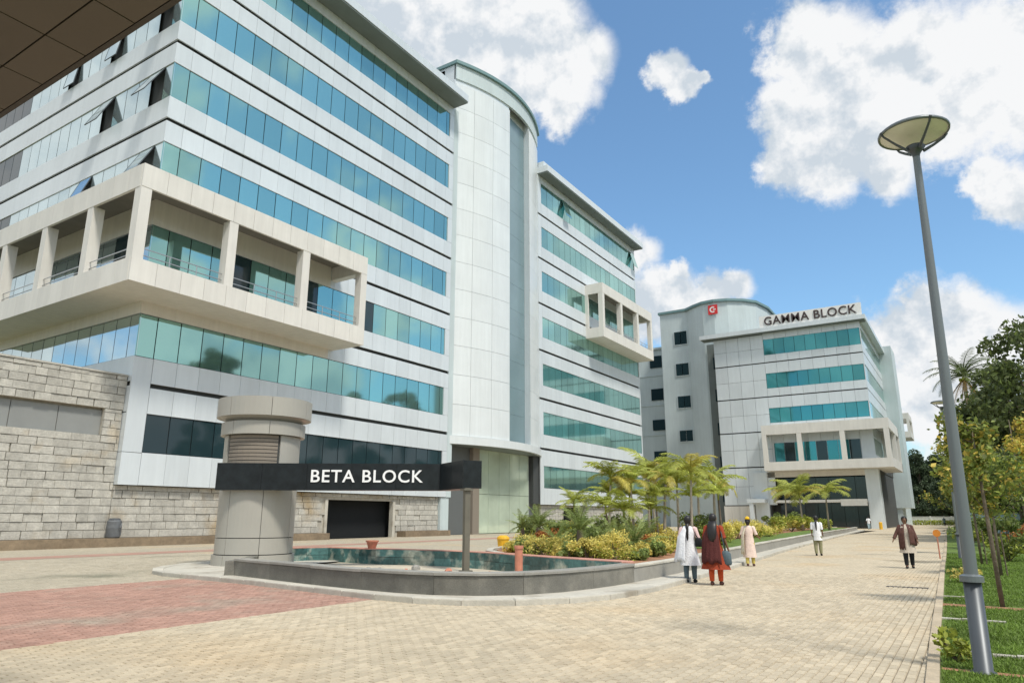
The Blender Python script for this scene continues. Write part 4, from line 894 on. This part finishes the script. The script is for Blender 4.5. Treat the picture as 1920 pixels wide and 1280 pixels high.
bush('young_shrub', 'low bright yellow shrub on the lawn behind the nearest lamp', 'shrub', -.25, 21.5, .02, .35, .42, 300, .11, [M['leaf_yellow'], M['leaf_yellow_green']], 73)
for i, (x, y) in enumerate([(.9, 33), (-.3, 46), (1.2, 52), (.4, 58), (2.4, 50)]):
    bush('lawn_shrub', ['green shrub on the lawn before the pale blue screen', 'leafy shrub by the kerb beyond the second lamp', 'green shrub beside the pale blue screen', 'dark shrub farther down the lawn', 'broad shrub at the right edge beyond the flowers'][i], 'shrub', x, y, 0, .9, 1.7, 1200, .16, [M['leaf_mid'], M['leaf_yellow_green']], 80+i)

# coconut palm
def frond_mesh(L, droop, nl, lw, ll, seed, mats, name='frond', lift=.35, vee=.5):
    r = random.Random(seed); b = MB(); pts = []
    N_ = 14
    for k in range(N_+1):
        t = k/N_; a = lift - droop*t; pts.append(a)
    p = Vector((0, 0, 0)); path = [p.copy()]
    for k in range(N_): p = p + Vector((math.cos(pts[k]), 0, math.sin(pts[k])))*(L/N_); path.append(p.copy())
    b.tube([tuple(q) for q in path], [.018*L*(1-k/(N_+2)) for k in range(N_+1)], 4)
    for k in range(nl):
        t = .12+.88*k/nl; f = t*N_; i = min(int(f), N_-1); q = path[i].lerp(path[i+1], f-i); tg = (path[i+1]-path[i]).normalized()
        l = ll*L*math.sin(math.pi*min(.98, .12+t*.86))**.7*r.uniform(.85, 1.1)
        for s in (-1, 1):
            d = (Vector((0, s, 0)) + tg*.75 + Vector((0, 0, vee*.4 - r.uniform(.1, .5)))).normalized()
            e1 = q + d*l*.5; e2 = e1 + (d + Vector((0, 0, -.45-r.random()*.3))).normalized()*l*.5; w = tg*lw*L
            b.face([tuple(q-w*.4), tuple(q+w*.4), tuple(e1+w*.5), tuple(e1-w*.5)]); b.face([tuple(e1-w*.5), tuple(e1+w*.5), tuple(e2)])
    return b.mesh(name, mats)
coco = thing('coconut_palm', 'tall coconut palm rising behind the nearest lamp post', 'palm tree', (.95, 75, 0), group=None)
b = MB(); b.tube([(.5,.3,0),(.1,.1,5),(-.05,0,10),(0,0,14.2)], [.30,.22,.18,.15], 10); b.build('trunk', M['bark_pale'], coco, True)
fm = [frond_mesh(3.6, 1.5, 34, .012, .22, s, M['frond_coconut'], 'frond', .9) for s in (1, 2)]; fd = frond_mesh(3.2, .5, 26, .014, .16, 5, M['frond_dead'], 'dead_frond', -.9)
for k in range(22):
    a = k*2.399; o = link('frond', fm[k % 2], coco, (0, 0, 14.1), (0, R(25 - (k % 11)*7.5 + 20), a))
for k in range(7): link('dead_frond', fd, coco, (0, 0, 13.9), (0, R(random.uniform(-10, 10)), k*.95))
for k in range(7):
    b = MB(); a = k*.9; b.rings([(0,0,-.16,.05,.05),(0,0,-.08,.13,.13),(0,0,.05,.13,.13),(0,0,.15,.04,.04)], 8); o = b.build('coconut', M['leaf_yellow_green'], coco, True); o.location = (.32*math.cos(a), .32*math.sin(a), 13.75+.1*(k % 2))

# ------------------------------------------------------------------ planting bed
bed = MB(); left = [(-10.4,18.2),(-13.6,20.4),(-15.4,23),(-17,30),(-18,42),(-18,60),(-16.5,80),(-14.5,98)]
right = offs([p for p in spline(Wl, 2.0) if p[1] > 16.3], .2)
poly = [(-7.3, 16.9), (-8.6, 17.35)] + left + right[::-1]
bed.prism(poly, 0, .43); struct(bed.build('planting_bed', M['soil'], fix=True))
bw = thing('planter_wall', 'long low grey granite wall edging the planted bed along the road', 'wall', (-8, 30, 0))
rp = [p for p in WO if p[1] >= 16.2]
under_strip('granite_slab', rp, 0, .2, .10, .45, M['coping'], parent=bw, gap=.008, bev=.006, sub=2)
under_strip('coping', rp, -.02, .26, .452, .50, M['kerb'], parent=bw, gap=.008, bev=.01, sub=2)
lw_ = offs([p for p in spline(left, 1.6)], .0)
b = MB(); Pn = offs(lw_, -.02); Pm = offs(lw_, .2)
bw2 = thing('planter_wall', 'low kerb wall along the building side of the planted bed', 'wall', (-15, 30, 0))
under_strip('coping', lw_, -.02, .22, .0, .5, M['kerb'], parent=bw2, gap=.008, bev=.01, sub=2)
# strip of lawn in the bed
b = MB()
gp_ = [p for p in spline(Wl, 2.0) if 27 < p[1] < 95]; ga_, gb_ = offs(gp_, .3), offs(gp_, 2.4)
for i in range(len(gp_)-1): b.face([(*ga_[i], .44), (*ga_[i+1], .44), (*gb_[i+1], .47), (*gb_[i], .47)])
struct(b.build('bed_lawn', M['grass_base']))

GP = 'slender young palms in the planted bed'
fl = [frond_mesh(1.5, 1.5, 22, .034, .32, 11, M['frond_lime'], 'frond', .95), frond_mesh(1.4, 1.75, 22, .034, .32, 12, M['frond_gold'], 'frond', .9), frond_mesh(1.5, 1.2, 22, .034, .30, 13, M['leaf_yellow_green'], 'frond', 1.0)]
def palm(label, x, y, h, seed, n=10, s=1.0, tr=.06, mix=(0, 1, 2), cat='palm tree', name='young_palm', z0=.43, group=GP, barkm='bark_pale'):
    t = thing(name, label, cat, (x, y, z0), group=group); r = random.Random(seed); b = MB()
    lx, ly = r.uniform(-.15, .15), r.uniform(-.15, .15)
    b.tube([(0,0,0),(lx*.2,ly*.2,h*.3),(lx*.6,ly*.6,h*.7),(lx,ly,h-.25)], [tr*1.4,tr,tr*.8,tr*.7], 8); b.build('trunk', M[barkm], t, True)
    b = MB(); b.tube([(lx,ly,h-.3),(lx,ly,h-.1),(lx,ly,h+.12)], [tr*.75,tr*.9,tr*.3], 7); b.build('crownshaft', M['leaf_yellow_green'], t, True)
    for k in range(n):
        o = link('frond', fl[mix[k % len(mix)]], t, (lx, ly, h), (0, R(r.uniform(-28, 22)+(k % 3)*9), k*2.399+seed)); q = s*r.uniform(.8, 1.15); o.scale = (q, q, q)
    return t
pal = [(-12.59,27.0,3.2,'leftmost slender palm of the bed, before the right wing windows'),(-11.87,27.9,3.0,'slender palm second from the left, golden fronds drooping'),(-13.26,33,3.7,'pale trunked palm behind the second palm from the left'),(-11.74,31,3.35,'pale trunked palm in the middle of the palm group'),(-9.13,27,3.3,'tallest lime palm standing behind the woman in white'),(-12.48,35,3.3,'pale trunked palm at the back of the palm group'),(-10.34,34,3.25,'rightmost palm of the group, fronds reaching over the white block'),(-12.42,38,3.6,'back palm half hidden behind the tallest lime palm'),(-14.49,37,3.5,'farthest back palm, its thin pale trunk between the others')]
for i, (x, y, z, lab) in enumerate(pal): palm(lab, x, y, z-.43, 20+i, 13, 1.0+.1*(i % 3-1)+ (.2 if y > 32 else 0), .055 if y < 30 else .075, [(0,2,1),(1,0,0),(0,1,2)][i % 3], z0=.43)
for i, (x, y, h, lab) in enumerate([(-13.22,70,3.2,'lime palm in front of the far block entrance, left one'),(-11.81,75,3.4,'golden palm in front of the far block entrance, right one'),(-16.7,80,3.6,'small palm behind the left entrance palm of the far block')]):
    palm(lab, x, y, h, 60+i, 12, 1.9, .09, (0,1,0), group='palms before the far block')
fc = [frond_mesh(1.15, 1.0, 24, .02, .2, 31, M['leaf_cycad'], 'frond', 1.05), frond_mesh(1.05, 1.3, 22, .02, .2, 32, M['leaf_mid'], 'frond', .8)]
def cycad(label, x, y, s, seed, n=18, trunk=.25):
    t = thing('cycad', label, 'plant', (x, y, .43), group='dark green cycads in the planted bed'); r = random.Random(seed)
    b = MB(); b.lathe([(.10*s,0),(.12*s,trunk*.5),(.09*s,trunk),(0,trunk+.04)], 10); b.build('trunk', M['bark'], t, True)
    for k in range(n):
        o = link('frond', fc[k % 2], t, (0, 0, trunk), (0, R(-35+70*(k/n)), k*2.399+seed)); q = s*r.uniform(.85, 1.1); o.scale = (q, q, q)
    return t
cy = [(-9.95,19.3,.95,'dark green cycad at the front of the bed, left of its dark trunk'),(-10.53,22.87,1.1,'large cycad in the centre of the bed'),(-9.22,21.62,1.15,'broad cycad right of centre nearest the road wall'),(-13.72,23.26,1.0,'cycad on a short stem at the left end of the bed'),(-14.5,23.4,.7,'smallest cycad beside the yellow bin'),(-11.28,20.3,.9,'low cycad over the pool rim'),(-10.4,21.0,.85,'cycad between the two front cycads'),(-12.2,25.6,1.1,'cycad half hidden at the back of the bed'),(-10.6,26,1.0,'cycad under the leftmost palms')]
for i, (x, y, s, l) in enumerate(cy): cycad(l, x, y, s, 40+i, trunk=.25 if i not in (0, 3, 4) else .8)
for i, (x, y, h, l) in enumerate([(-11.62,25,1.6,'short feathery palm below the leftmost tall palm'),(-10.41,24,1.4,'short bushy palm right of the leftmost palms'),(-11.66,30,2.1,'short dark palm before the pale trunks'),(-9.88,29,2.0,'short dark palm behind the woman in white'),(-13.6,26,1.7,'short lime palm at the back left of the palm group'),(-12.7,29.3,2.1,'short palm filling the gap between the two left palms and the pale trunks'),(-10.9,27.4,1.5,'low spreading palm before the middle pale trunk'),(-9.3,31.5,2.2,'short palm left of the woman in red'),(-10.9,36,2.4,'short palm behind the tallest lime palm'),(-14.6,31.5,2.3,'short palm at the far left back of the bed')]):
    t = palm(l, x, y, h, 90+i, 15, .72, .05, (2,0,2), group='short palms under the tall ones', barkm='bark')
GY_ = 'clipped yellow shrubs in the planted bed'
yl = [(-13.25,20.9),(-12.42,20.5),(-11.2,19.4),(-10.4,18.9),(-9.4,18.6),(-8.8,19.2),(-8.7,20.4),(-8.9,22.6),(-9.1,24.6),(-12.9,22.0),(-11.6,21.8)]
yn = ['yellow shrub at the left end of the front row, beside the yellow bin','second yellow shrub from the left in the front row','yellow shrub behind the tiled pool back','rounded yellow shrub before the front cycad','brightest yellow shrub at the corner of the pool','yellow shrub near the road wall, right of the corner one','brownish yellow shrub against the road wall','low shrub left of the woman in white','low shrub behind the woman in white','pale yellow shrub under the left cycad','yellow shrub tucked between cycads']
for i, (x, y) in enumerate(yl): bush('yellow_shrub', yn[i], 'shrub', x, y, .42, .42+.12*(i % 3), .42+.14*(i % 3), 2200, .07, [M['leaf_yellow'], M['leaf_yellow_green'] if i % 3 else M['leaf_golden']], 100+i, GY_, .4)
YBL = ['yellow shrub at the back left of the bed, behind the left palms', 'yellow shrub at the foot of the second palm', 'yellow shrub at the feet of the pale palm trunks', 'yellow shrub behind the woman in white', 'yellow shrub left of the woman in red', 'yellow shrub between the two women', 'yellow shrub right of the woman in red', 'yellow shrub left of the woman in cream', 'yellow shrub just beside the woman in cream', 'yellow shrub below the rightmost palm', 'farthest left yellow shrub of the back row']
yb_ = [(-14.6,27.5),(-13.37,31.4),(-12.6,33.8),(-12.2,36.6),(-11.6,38.8),(-11.4,41.6),(-11.2,43.5),(-11.1,45.2),(-11.0,47.2),(-10.4,35.2),(-16.0,30)]
for i, (x, y) in enumerate(yb_): bush('yellow_shrub', YBL[i], 'shrub', x, y, .42, .75, .95, 1900, .10, [M['leaf_yellow'], M['leaf_yellow_green']], 130+i, 'back row of yellow shrubs', .25)
for i, (x, y) in enumerate([(-13.6,60),(-13.4,66),(-13.6,72),(-13.8,78),(-14.2,84),(-16,76),(-17,84),(-15.2,68)]):
    bush('bed_shrub', ['first low yellowish shrub of the row before the far block', 'second low yellowish shrub of the row before the far block', 'third low yellowish shrub of the row before the far block', 'fourth low yellowish shrub of the row before the far block', 'last low yellowish shrub, nearest the far block column', 'tall green shrub under the entrance palms of the far block', 'tall green shrub close to the far block porch', 'tall green shrub left of the entrance palms'][i], 'shrub', x, y, .42, 1.1, 1.3 if i < 5 else 1.8, 1000, .2, [M['leaf_yellow_green'], M['leaf_yellow']] if i < 5 else [M['leaf_mid'], M['leaf_yellow_green']], 150+i, 'shrubs before the far block', .4)
for i, (x, y) in enumerate([(-15.2,25.6),(-16.2,27.6),(-13.5,28.9),(-14.2,33.5),(-15.4,34.5),(-12.6,24.2),(-9.9,31.5),(-11.2,33.3)]):
    bush('bed_shrub', ['green shrub behind the left cycads', 'green shrub at the back edge of the bed before the dark opening', 'green shrub at the foot of the leftmost palm', 'green shrub behind the pale trunks', 'green shrub at the back of the bed by the right wing', 'green shrub just behind the large central cycad', 'green shrub behind the woman in white beside the road wall', 'green shrub among the pale palm trunks'][i], 'shrub', x, y, .42, .8, 1.3, 1100, .14, [M['leaf_mid'], M['leaf_yellow_green']], 170+i, 'green shrubs among the palms', .4)
for i, (x, y, rr_, hh_) in enumerate([(-11.9,19.9,.45,.55),(-9.9,18.5,.35,.4),(-8.6,21.4,.5,.5),(-12.9,21.3,.4,.7),(-10.1,20.0,.5,.8),(-8.2,19.6,.3,.35)]):
    bush('bed_shrub', ['small dark green filler between the first yellow shrubs of the front row', 'lowest green tuft at the pool corner of the bed', 'low green shrub against the road wall behind the front corner', 'green shrub behind the leftmost yellow shrub', 'green shrub in front of the broad cycad', 'small green tuft by the road wall near the pool corner'][i], 'shrub', x, y, .42, rr_, hh_, 900, .11, [M['leaf_cycad'], M['leaf_mid']], 210+i, 'green fillers of the front row', .4)
bush('flowering_shrub', 'orange red croton at the left part of the bed', 'shrub', -13.0, 22.9, .42, .5, .8, 700, .12, [M['leaf_orange'], M['leaf_golden']], 181, mix=.5)
bush('flowering_shrub', 'red leaved low shrub behind the yellow front row', 'shrub', -10.2, 25.2, .42, .6, .5, 700, .12, [M['leaf_orange'], M['leaf_yellow']], 182, mix=.3)
yb = thing('litter_bin', 'yellow bin with a rounded lid behind the pool rim', 'bin', (-19.2, 29.2, .02))
b = MB(); b.rings([(0,0,0,.24,.2),(0,0,.55,.30,.25),(0,0,.58,.32,.27)], 14); b.build('body', M['yellow_paint'], yb); b = MB(); b.rings([(0,0,.585,.33,.28),(0,0,.68,.30,.25),(0,0,.76,.16,.14)], 14); b.build('lid', M['yellow_paint'], yb)

# ------------------------------------------------------------------ lawn on the right
b = MB(); b.face([(-.35,-20,.024),(60,-20,.024),(60,60,.024),(-1.82,60,.024),(-1.18,35,.024),(-.78,17.6,.024),(-.54,8.6,.024),(-.36,3,.024)]); b.face([(-1.82,60,.024),(60,60,.024),(60,182,.024),(-3.2,110,.024)])
struct(b.build('lawn', M['grass_base'], fix=True))
n = 70000; r = np.random.default_rng(5); yy = 6.5+32*r.random(n)**1.5; xx = -.27-.0255*yy+ (.2+.105*yy)*r.random(n)+.02
hh = r.uniform(.03, .075, n); aa = r.uniform(0, 6.28, n); ww = .006+.00035*yy
V = np.zeros((n, 3, 3)); V[:, 0] = np.stack([xx-ww*np.cos(aa), yy-ww*np.sin(aa), np.full(n, .022)], 1); V[:, 1] = np.stack([xx+ww*np.cos(aa), yy+ww*np.sin(aa), np.full(n, .022)], 1)
V[:, 2] = np.stack([xx+r.normal(0, .025, n), yy+r.normal(0, .025, n), hh], 1)
ok = ~((np.abs(yy-9.36) < .08) | (np.abs(yy-16.05) < .22))
V = V[ok]; stuff(tag(link('grass', np_mesh('grass', V.reshape(-1, 3), np.arange(len(V)*3).reshape(-1, 3), [M['blade']])), 'short mown green grass of the lawn beside the road', 'grass'))
lk_ = struct(link('lawn_kerb', None))
LK = [(-.45, 3), (-.61, 8.6), (-.70, 11.5), (-.85, 17.6), (-1.14, 29), (-1.27, 35), (-1.9, 60), (-3.3, 110)]
M['kerb_tan'] = mat('tan_stained_kerb', (.47, .39, .28), .88, 0, .3, noise=[(1.2, .15), (12, .12)], bump=(40, .3), obj=.08)
strip_pieces('kerb_stone', spline(LK, .8), -.12, 0.0, -.02, .06, M['kerb_tan'], lk_, gap=.01, bev=.012)
def lbar(name, label, x0, x1, y, w, h, m, n=3):
    t = thing(name, label, 'edging', ((x0+x1)/2, y, 0))
    for k in range(n):
        a = x0+(x1-x0)*k/n; q = piece('edging_stone', a+.006-(x0+x1)/2, a+(x1-x0)/n-.006-(x0+x1)/2, -w/2, w/2, 0, h+.006*(k % 2), m, t)
lbar('stone_edging', 'white stone edging strip across the grass behind the nearest lamp', -.66, .22, 13.8, .10, .05, M['kerb'])
lbar('stone_edging', 'cream stone edging strip at the foot of the nearest lamp', -.5, .45, 10.5, .12, .05, M['kerb'], 4)
lbar('stone_edging', 'pale thin edging strip farther back on the lawn', -.74, -.1, 17.6, .10, .05, M['kerb'], 2)
b = MB(); b.face([(-.7,15.85,.03),(1.4,15.6,.03),(1.4,16.0,.03),(-.7,16.25,.03)]); b.face([(-.5,9.29,.03),(1.0,9.29,.03),(1.0,9.43,.03),(-.5,9.43,.03)]); struct(b.build('soil_strip', M['soil']))
scn = thing('screen_fence', 'pale blue sheet screen beyond the young trees', 'fence', (.8, 64, 0))
for k in range(5): piece('sheet', -1.5+k*.9+.02, -1.5+(k+1)*.9-.02, -.02, .02, .05, 1.95, M['pale_blue'], scn)
for k in range(6): piece('fence_post', -1.53+k*.9, -1.47+k*.9, .03, .1, 0, 2.05, M['lamp_metal2'], scn)
mk = thing('marker_post', 'slim post with a round orange reflector on the lawn kerb', 'post', (-1.32, 33.6, .02))
b = MB(); b.tube([(0,0,0),(0,0,.85)], .025, 8); b.build('post', M['terracotta'], mk); b = MB(); b.tube([(0,-.03,.98),(0,.03,.98)], .14, 18); b.build('reflector', M['orange_paint'], mk)

# ------------------------------------------------------------------ people
def skin_body(joints, edges, name):
    """continuous body: joints {key:(pos, radius)}; grown with a Skin modifier"""
    ks = list(joints); me = bpy.data.meshes.new(name); me.from_pydata([joints[k][0] for k in ks], [(ks.index(a), ks.index(c)) for a, c in edges], [])
    o = bpy.data.objects.new(name, me); COL.objects.link(o)
    o.modifiers.new('s', 'SKIN'); sv = me.skin_vertices[0].data
    for i, k in enumerate(ks):
        rr = joints[k][1]; rr = rr if isinstance(rr, tuple) else (rr, rr); sv[i].radius = rr; sv[i].use_root = (k == 'pelvis')
    sb = o.modifiers.new('d', 'SUBSURF'); sb.levels = 1; sb.render_levels = 1
    dg = bpy.context.evaluated_depsgraph_get(); m2 = bpy.data.meshes.new_from_object(o.evaluated_get(dg)); m2.name = name
    bpy.data.objects.remove(o); m2.materials.clear(); m2.materials.append(M['skin']); m2.polygons.foreach_set('use_smooth', [True]*len(m2.polygons)); return m2
def person(label, x, y, face, H, stride=.18, arms=((.1, .1), (.1, .1)), top=None, topm='cloth_white', hem=.45, flare=.2, pants='cloth_black', pants_from=.5, shoes='cloth_black', hair='long', sleeves=None, shawl=None, bag=None, cap=None, sleeve_to=.5):
    """built facing +Y at 1.6 m, then scaled and turned"""
    t = thing('person', label, 'person', (x, y, .02), face); s = H/1.62; t.scale = (s, s, s)
    J = {}; E = []
    def j(k, p, r, pr=None):
        J[k] = (p, r)
        if pr: E.append((pr, k))
    j('pelvis', (0, 0, .86), (.125, .09)); j('waist', (0, 0, 1.02), (.115, .08), 'pelvis'); j('chest', (0, .01, 1.20), (.135, .09), 'waist'); j('neck0', (0, 0, 1.34), (.07, .06), 'chest'); j('neck', (0, .01, 1.40), .047, 'neck0'); j('chin', (0, .025, 1.45), (.055, .07), 'neck'); j('head', (0, .015, 1.53), (.072, .09), 'chin'); j('crown', (0, .0, 1.59), (.05, .065), 'head')
    for sd, nm in ((-1, 'l'), (1, 'r')):
        st = stride*sd*.5
        j('hip'+nm, (.085*sd, 0, .80), .085, 'pelvis'); j('knee'+nm, (.09*sd, st*.55+.02, .45), .055, 'hip'+nm); j('calf'+nm, (.09*sd, st*.8-.02, .30), .052, 'knee'+nm); j('ank'+nm, (.09*sd, st-.02, .075), .033, 'calf'+nm); j('toe'+nm, (.10*sd, st+.12, .03), (.038, .024), 'ank'+nm)
        a, fwd_ = arms[0 if sd < 0 else 1]   # sideways, forward bend
        j('sh'+nm, (.165*sd, 0, 1.30), .05, 'chest')
        el = Vector((.19*sd+a*sd*.5, -.03+fwd_*.05, 1.06)); j('elb'+nm, tuple(el), .036, 'sh'+nm)
        wr = el + Vector((a*sd*.45, .05+fwd_*.25, -.22+fwd_*.22)); j('wr'+nm, tuple(wr), .025, 'elb'+nm)
        d = (wr-el).normalized(); pm_ = wr + d*.07; j('palm'+nm, tuple(pm_), (.034, .018), 'wr'+nm)
        ax = Vector((0, 1, 0)) if abs(d.y) < .8 else Vector((0, 0, 1))
        for q, ln in enumerate((.055, .068, .062, .045)):
            base = pm_ + ax*(.021-.014*q); k1 = base + d*ln*.5; k2 = k1 + (d - Vector((sd*.5, 0, 0))).normalized()*ln*.5
            j('f%d%s' % (q, nm), tuple(k1), .009, 'palm'+nm); j('g%d%s' % (q, nm), tuple(k2), .008, 'f%d%s' % (q, nm))
        th = wr + d*.03 + ax*.03; j('t1'+nm, tuple(th), .011, 'palm'+nm); j('t2'+nm, tuple(th+d*.035+ax*.012), .009, 't1'+nm)
    link('body', skin_body(J, E, 'body'), t)
    # face
    f = MB(); f.rings([(0,.100,1.490,.010,.010),(0,.112,1.495,.014,.014),(0,.106,1.515,.009,.010),(0,.09,1.54,.006,.006)], 8); f.build('nose', M['skin'], t, True)
    for sd in (-1, 1):
        f = MB(); f.rings([(.031*sd,.095,1.526,.004,.003),(.031*sd,.094,1.533,.013,.006),(.031*sd,.095,1.540,.004,.003)], 8); f.build('eye', M['hair'], t)
        f = MB(); f.rings([(.078*sd,.01,1.49,.008,.012),(.084*sd,.005,1.52,.010,.022),(.08*sd,.005,1.55,.007,.015)], 8); f.build('ear', M['skin'], t, True)
    f = MB(); f.rings([(0,.092,1.462,.012,.006),(0,.096,1.468,.022,.008),(0,.092,1.474,.012,.006)], 8); f.build('mouth', M['cloth_maroon'], t)
    # hair
    hb = MB(); hb.rings([(0,-.045,1.40,.045,.03),(0,-.03,1.46,.078,.066),(0,-.022,1.52,.088,.085),(0,-.012,1.575,.086,.09),(0,-.005,1.615,.062,.068),(0,0,1.635,.02,.02)], 14)
    if hair == 'long': hb.rings([(0,-.20,.98,.04,.02),(0,-.20,1.06,.09,.04),(0,-.18,1.2,.11,.05),(0,-.13,1.34,.11,.06),(0,-.06,1.46,.09,.05)], 12)
    elif hair == 'braid': hb.rings([(0,-.11,1.02,.012,.012),(0,-.12,1.1,.028,.025),(0,-.125,1.22,.034,.03),(0,-.11,1.33,.038,.03),(0,-.08,1.44,.05,.04)], 10)
    elif hair == 'bun': hb.rings([(0,-.10,1.43,.02,.02),(0,-.115,1.47,.05,.04),(0,-.115,1.52,.05,.045),(0,-.1,1.56,.02,.02)], 10)
    hb.build('hair', M['hair'], t, True)
    # clothes
    k = MB(); fl_ = flare
    rs = [(0, .0, hem, .17+fl_*.55, .13+fl_*.4), (0, .0, hem+.03, .168+fl_*.52, .125+fl_*.38), (0, 0, (hem+.9)/2, .165+fl_*.3, .125+fl_*.22), (0, 0, .9, .165, .13), (0, 0, 1.03, .145, .115), (0, .008, 1.18, .17, .13), (0, .004, 1.29, .175, .105), (0, 0, 1.355, .10, .075), (0, .005, 1.375, .062, .058)]
    k.rings(rs, 18, caps=False); k.rings([(a1, b1, c1, d1-.006, e1-.006) for a1, b1, c1, d1, e1 in rs], 18, caps=False)
    # a few folds in the skirt
    for i_, v in enumerate(k.v):
        if v[2] < .85:
            w = 1+.07*math.sin(5*math.atan2(v[1], v[0])+x*3)*(.9-v[2])*2; k.v[i_] = (v[0]*w, v[1]*w, v[2])
    kt = k.build('tunic', M[topm], t, True)
    for sd, nm in ((-1, 'l'), (1, 'r')):
        a, e, w = Vector(J['sh'+nm][0]), Vector(J['elb'+nm][0]), Vector(J['wr'+nm][0])
        b = MB(); q = [a+Vector((-.04*sd, 0, .015)), a, a.lerp(e, .5), e] + ([e.lerp(w, .8)] if sleeve_to > .6 else []); b.tube([tuple(v) for v in q], [.062, .07, .058, .056] + ([.05] if sleeve_to > .6 else []), 10, cap=False)
        b.build('sleeve', M[sleeves or topm], t, True)
        b = MB(); h, kn, ca, an = (Vector(J[z+nm][0]) for z in ('hip', 'knee', 'calf', 'ank'))
        b.tube([tuple(h), tuple(h.lerp(kn, .5)), tuple(kn), tuple(ca), tuple(an+Vector((0, 0, .02)))], [.10, .095, .078, .068, .055], 10, cap=False); b.build('trouser_leg', M[pants], t, True)
        b = MB(); an, to = Vector(J['ank'+nm][0]), Vector(J['toe'+nm][0]); b.tube([(an.x, an.y-.06, .035), (an.x, an.y, .05), tuple(to.lerp(an, .4)+Vector((0, 0, -.012))), (to.x, to.y+.02, .028)], [.03, .046, .042, .025], 8); b.build('shoe', M[shoes], t, True)
    for sm, a0, a1, lo, fl2 in (shawl or ()):
        b = MB(); n_, m_ = 16, 9; ids = []
        for q in range(m_+1):
            f = q/m_; z = 1.375-(1.375-lo)*f; row = []
            for p in range(n_+1):
                a = R(a0+(a1-a0)*p/n_); wv = 1+.09*math.sin(p*1.9+q*.35)*f
                rx, ry = (.10+.13*min(1, f*3.2)+fl2*f)*wv, (.085+.075*min(1, f*3)+fl2*f)*wv
                row.append((rx*math.cos(a), ry*math.sin(a)-.01, z+.03*math.sin(p*1.1)*f))
            ids.append(row)
        for q in range(m_):
            for p in range(n_): b.face([ids[q][p], ids[q][p+1], ids[q+1][p+1], ids[q+1][p]])
        me = b.mesh('shawl', M[sm], True); bm = bmesh.new(); bm.from_mesh(me); bmesh.ops.remove_doubles(bm, verts=bm.verts, dist=.0005); bmesh.ops.solidify(bm, geom=bm.faces, thickness=.008); bm.to_mesh(me); bm.free()
        link('shawl', me, t)
    if bag:
        b = MB(); sd, z, m_, w, h = bag; b.rings([(sd*.26,-.05,z-h/2,w*.8,.05),(sd*.26,-.05,z-h/2+.03,w,.07),(sd*.26,-.05,z+h/2-.06,w*.9,.06),(sd*.25,-.05,z+h/2,w*.5,.03)], 12); b.tube([(sd*.24,-.05,z+h/2),(sd*.20,-.08,1.15),(sd*.14,-.02,1.37),(sd*.2,.08,1.15),(sd*.25,.0,z+h/2)], .012, 6)
        o = b.build('shoulder_bag', M[m_], None, True); o.parent = t
    if cap:
        b = MB(); b.rings([(0,-.05,1.585,.085,.08),(0,-.04,1.63,.08,.08),(0,-.03,1.67,.05,.05),(0,-.03,1.69,.015,.015)], 12); b.build('head_flowers', M[cap], t, True)
    return t
person('woman in white tunic and shawl with black braid walking away on the kerb side', -6.19, 18.03, R(6), 1.62, .10, ((.1, .0), (.12, .5)), topm='cloth_white', hem=.42, flare=.16, pants='cloth_slate', hair='braid', shawl=(('cloth_white', 105, 262, .52, .13),), bag=(1, .98, 'cloth_black', .10, .22), sleeves='cloth_pink')
person('woman with long black hair in red and maroon dress carrying a dark bag', -5.43, 17.68, R(4), 1.67, .12, ((.08, .1), (.10, .1)), topm='cloth_red', hem=.36, flare=.30, pants='cloth_orange', hair='long', shawl=(('cloth_maroon', 200, 305, .50, .09),), bag=(1, .62, 'cloth_slate', .13, .32), shoes='cloth_brown')
person('woman in cream dress with yellow flowers in her hair, walking away', -6.51, 25.08, R(8), 1.56, .12, ((.14, .55), (.14, .55)), topm='cloth_blush', hem=.30, flare=.10, pants='cloth_yellow', hair='bun', cap='flower_yellow', shoes='cloth_brown', shawl=(('cloth_cream', 150, 235, .42, .03),))
person('slim woman in white with long black braid and olive trousers farther up the road', -5.79, 33.53, R(5), 1.66, .08, ((.02, .2), (.02, .2)), topm='cloth_white', hem=.62, flare=.02, pants='cloth_olive', hair='braid')
person('woman in brown wrap over beige tunic walking towards the camera', -1.92, 26.82, R(188), 1.62, .20, ((.10, .15), (.20, .25)), topm='cloth_beige', hem=.48, flare=.14, pants='cloth_black', hair='bun', shawl=(('cloth_brown', 105, 290, .72, .03), ('cloth_brown', 20, 75, .60, .02)), sleeves='cloth_brown', sleeve_to=.8)
person('distant person in white shirt beside the white column of the far block', -12.6, 113.5, R(20), 1.75, .1, topm='cloth_white', hem=.72, flare=.02, pants='cloth_blue', hair='short')
person('tiny distant person in dark clothes and pale cap at the end of the road', -4.9, 165, R(0), 1.7, .1, topm='cloth_slate', hem=.6, flare=.02, pants='cloth_black', hair='short', cap='cloth_white')
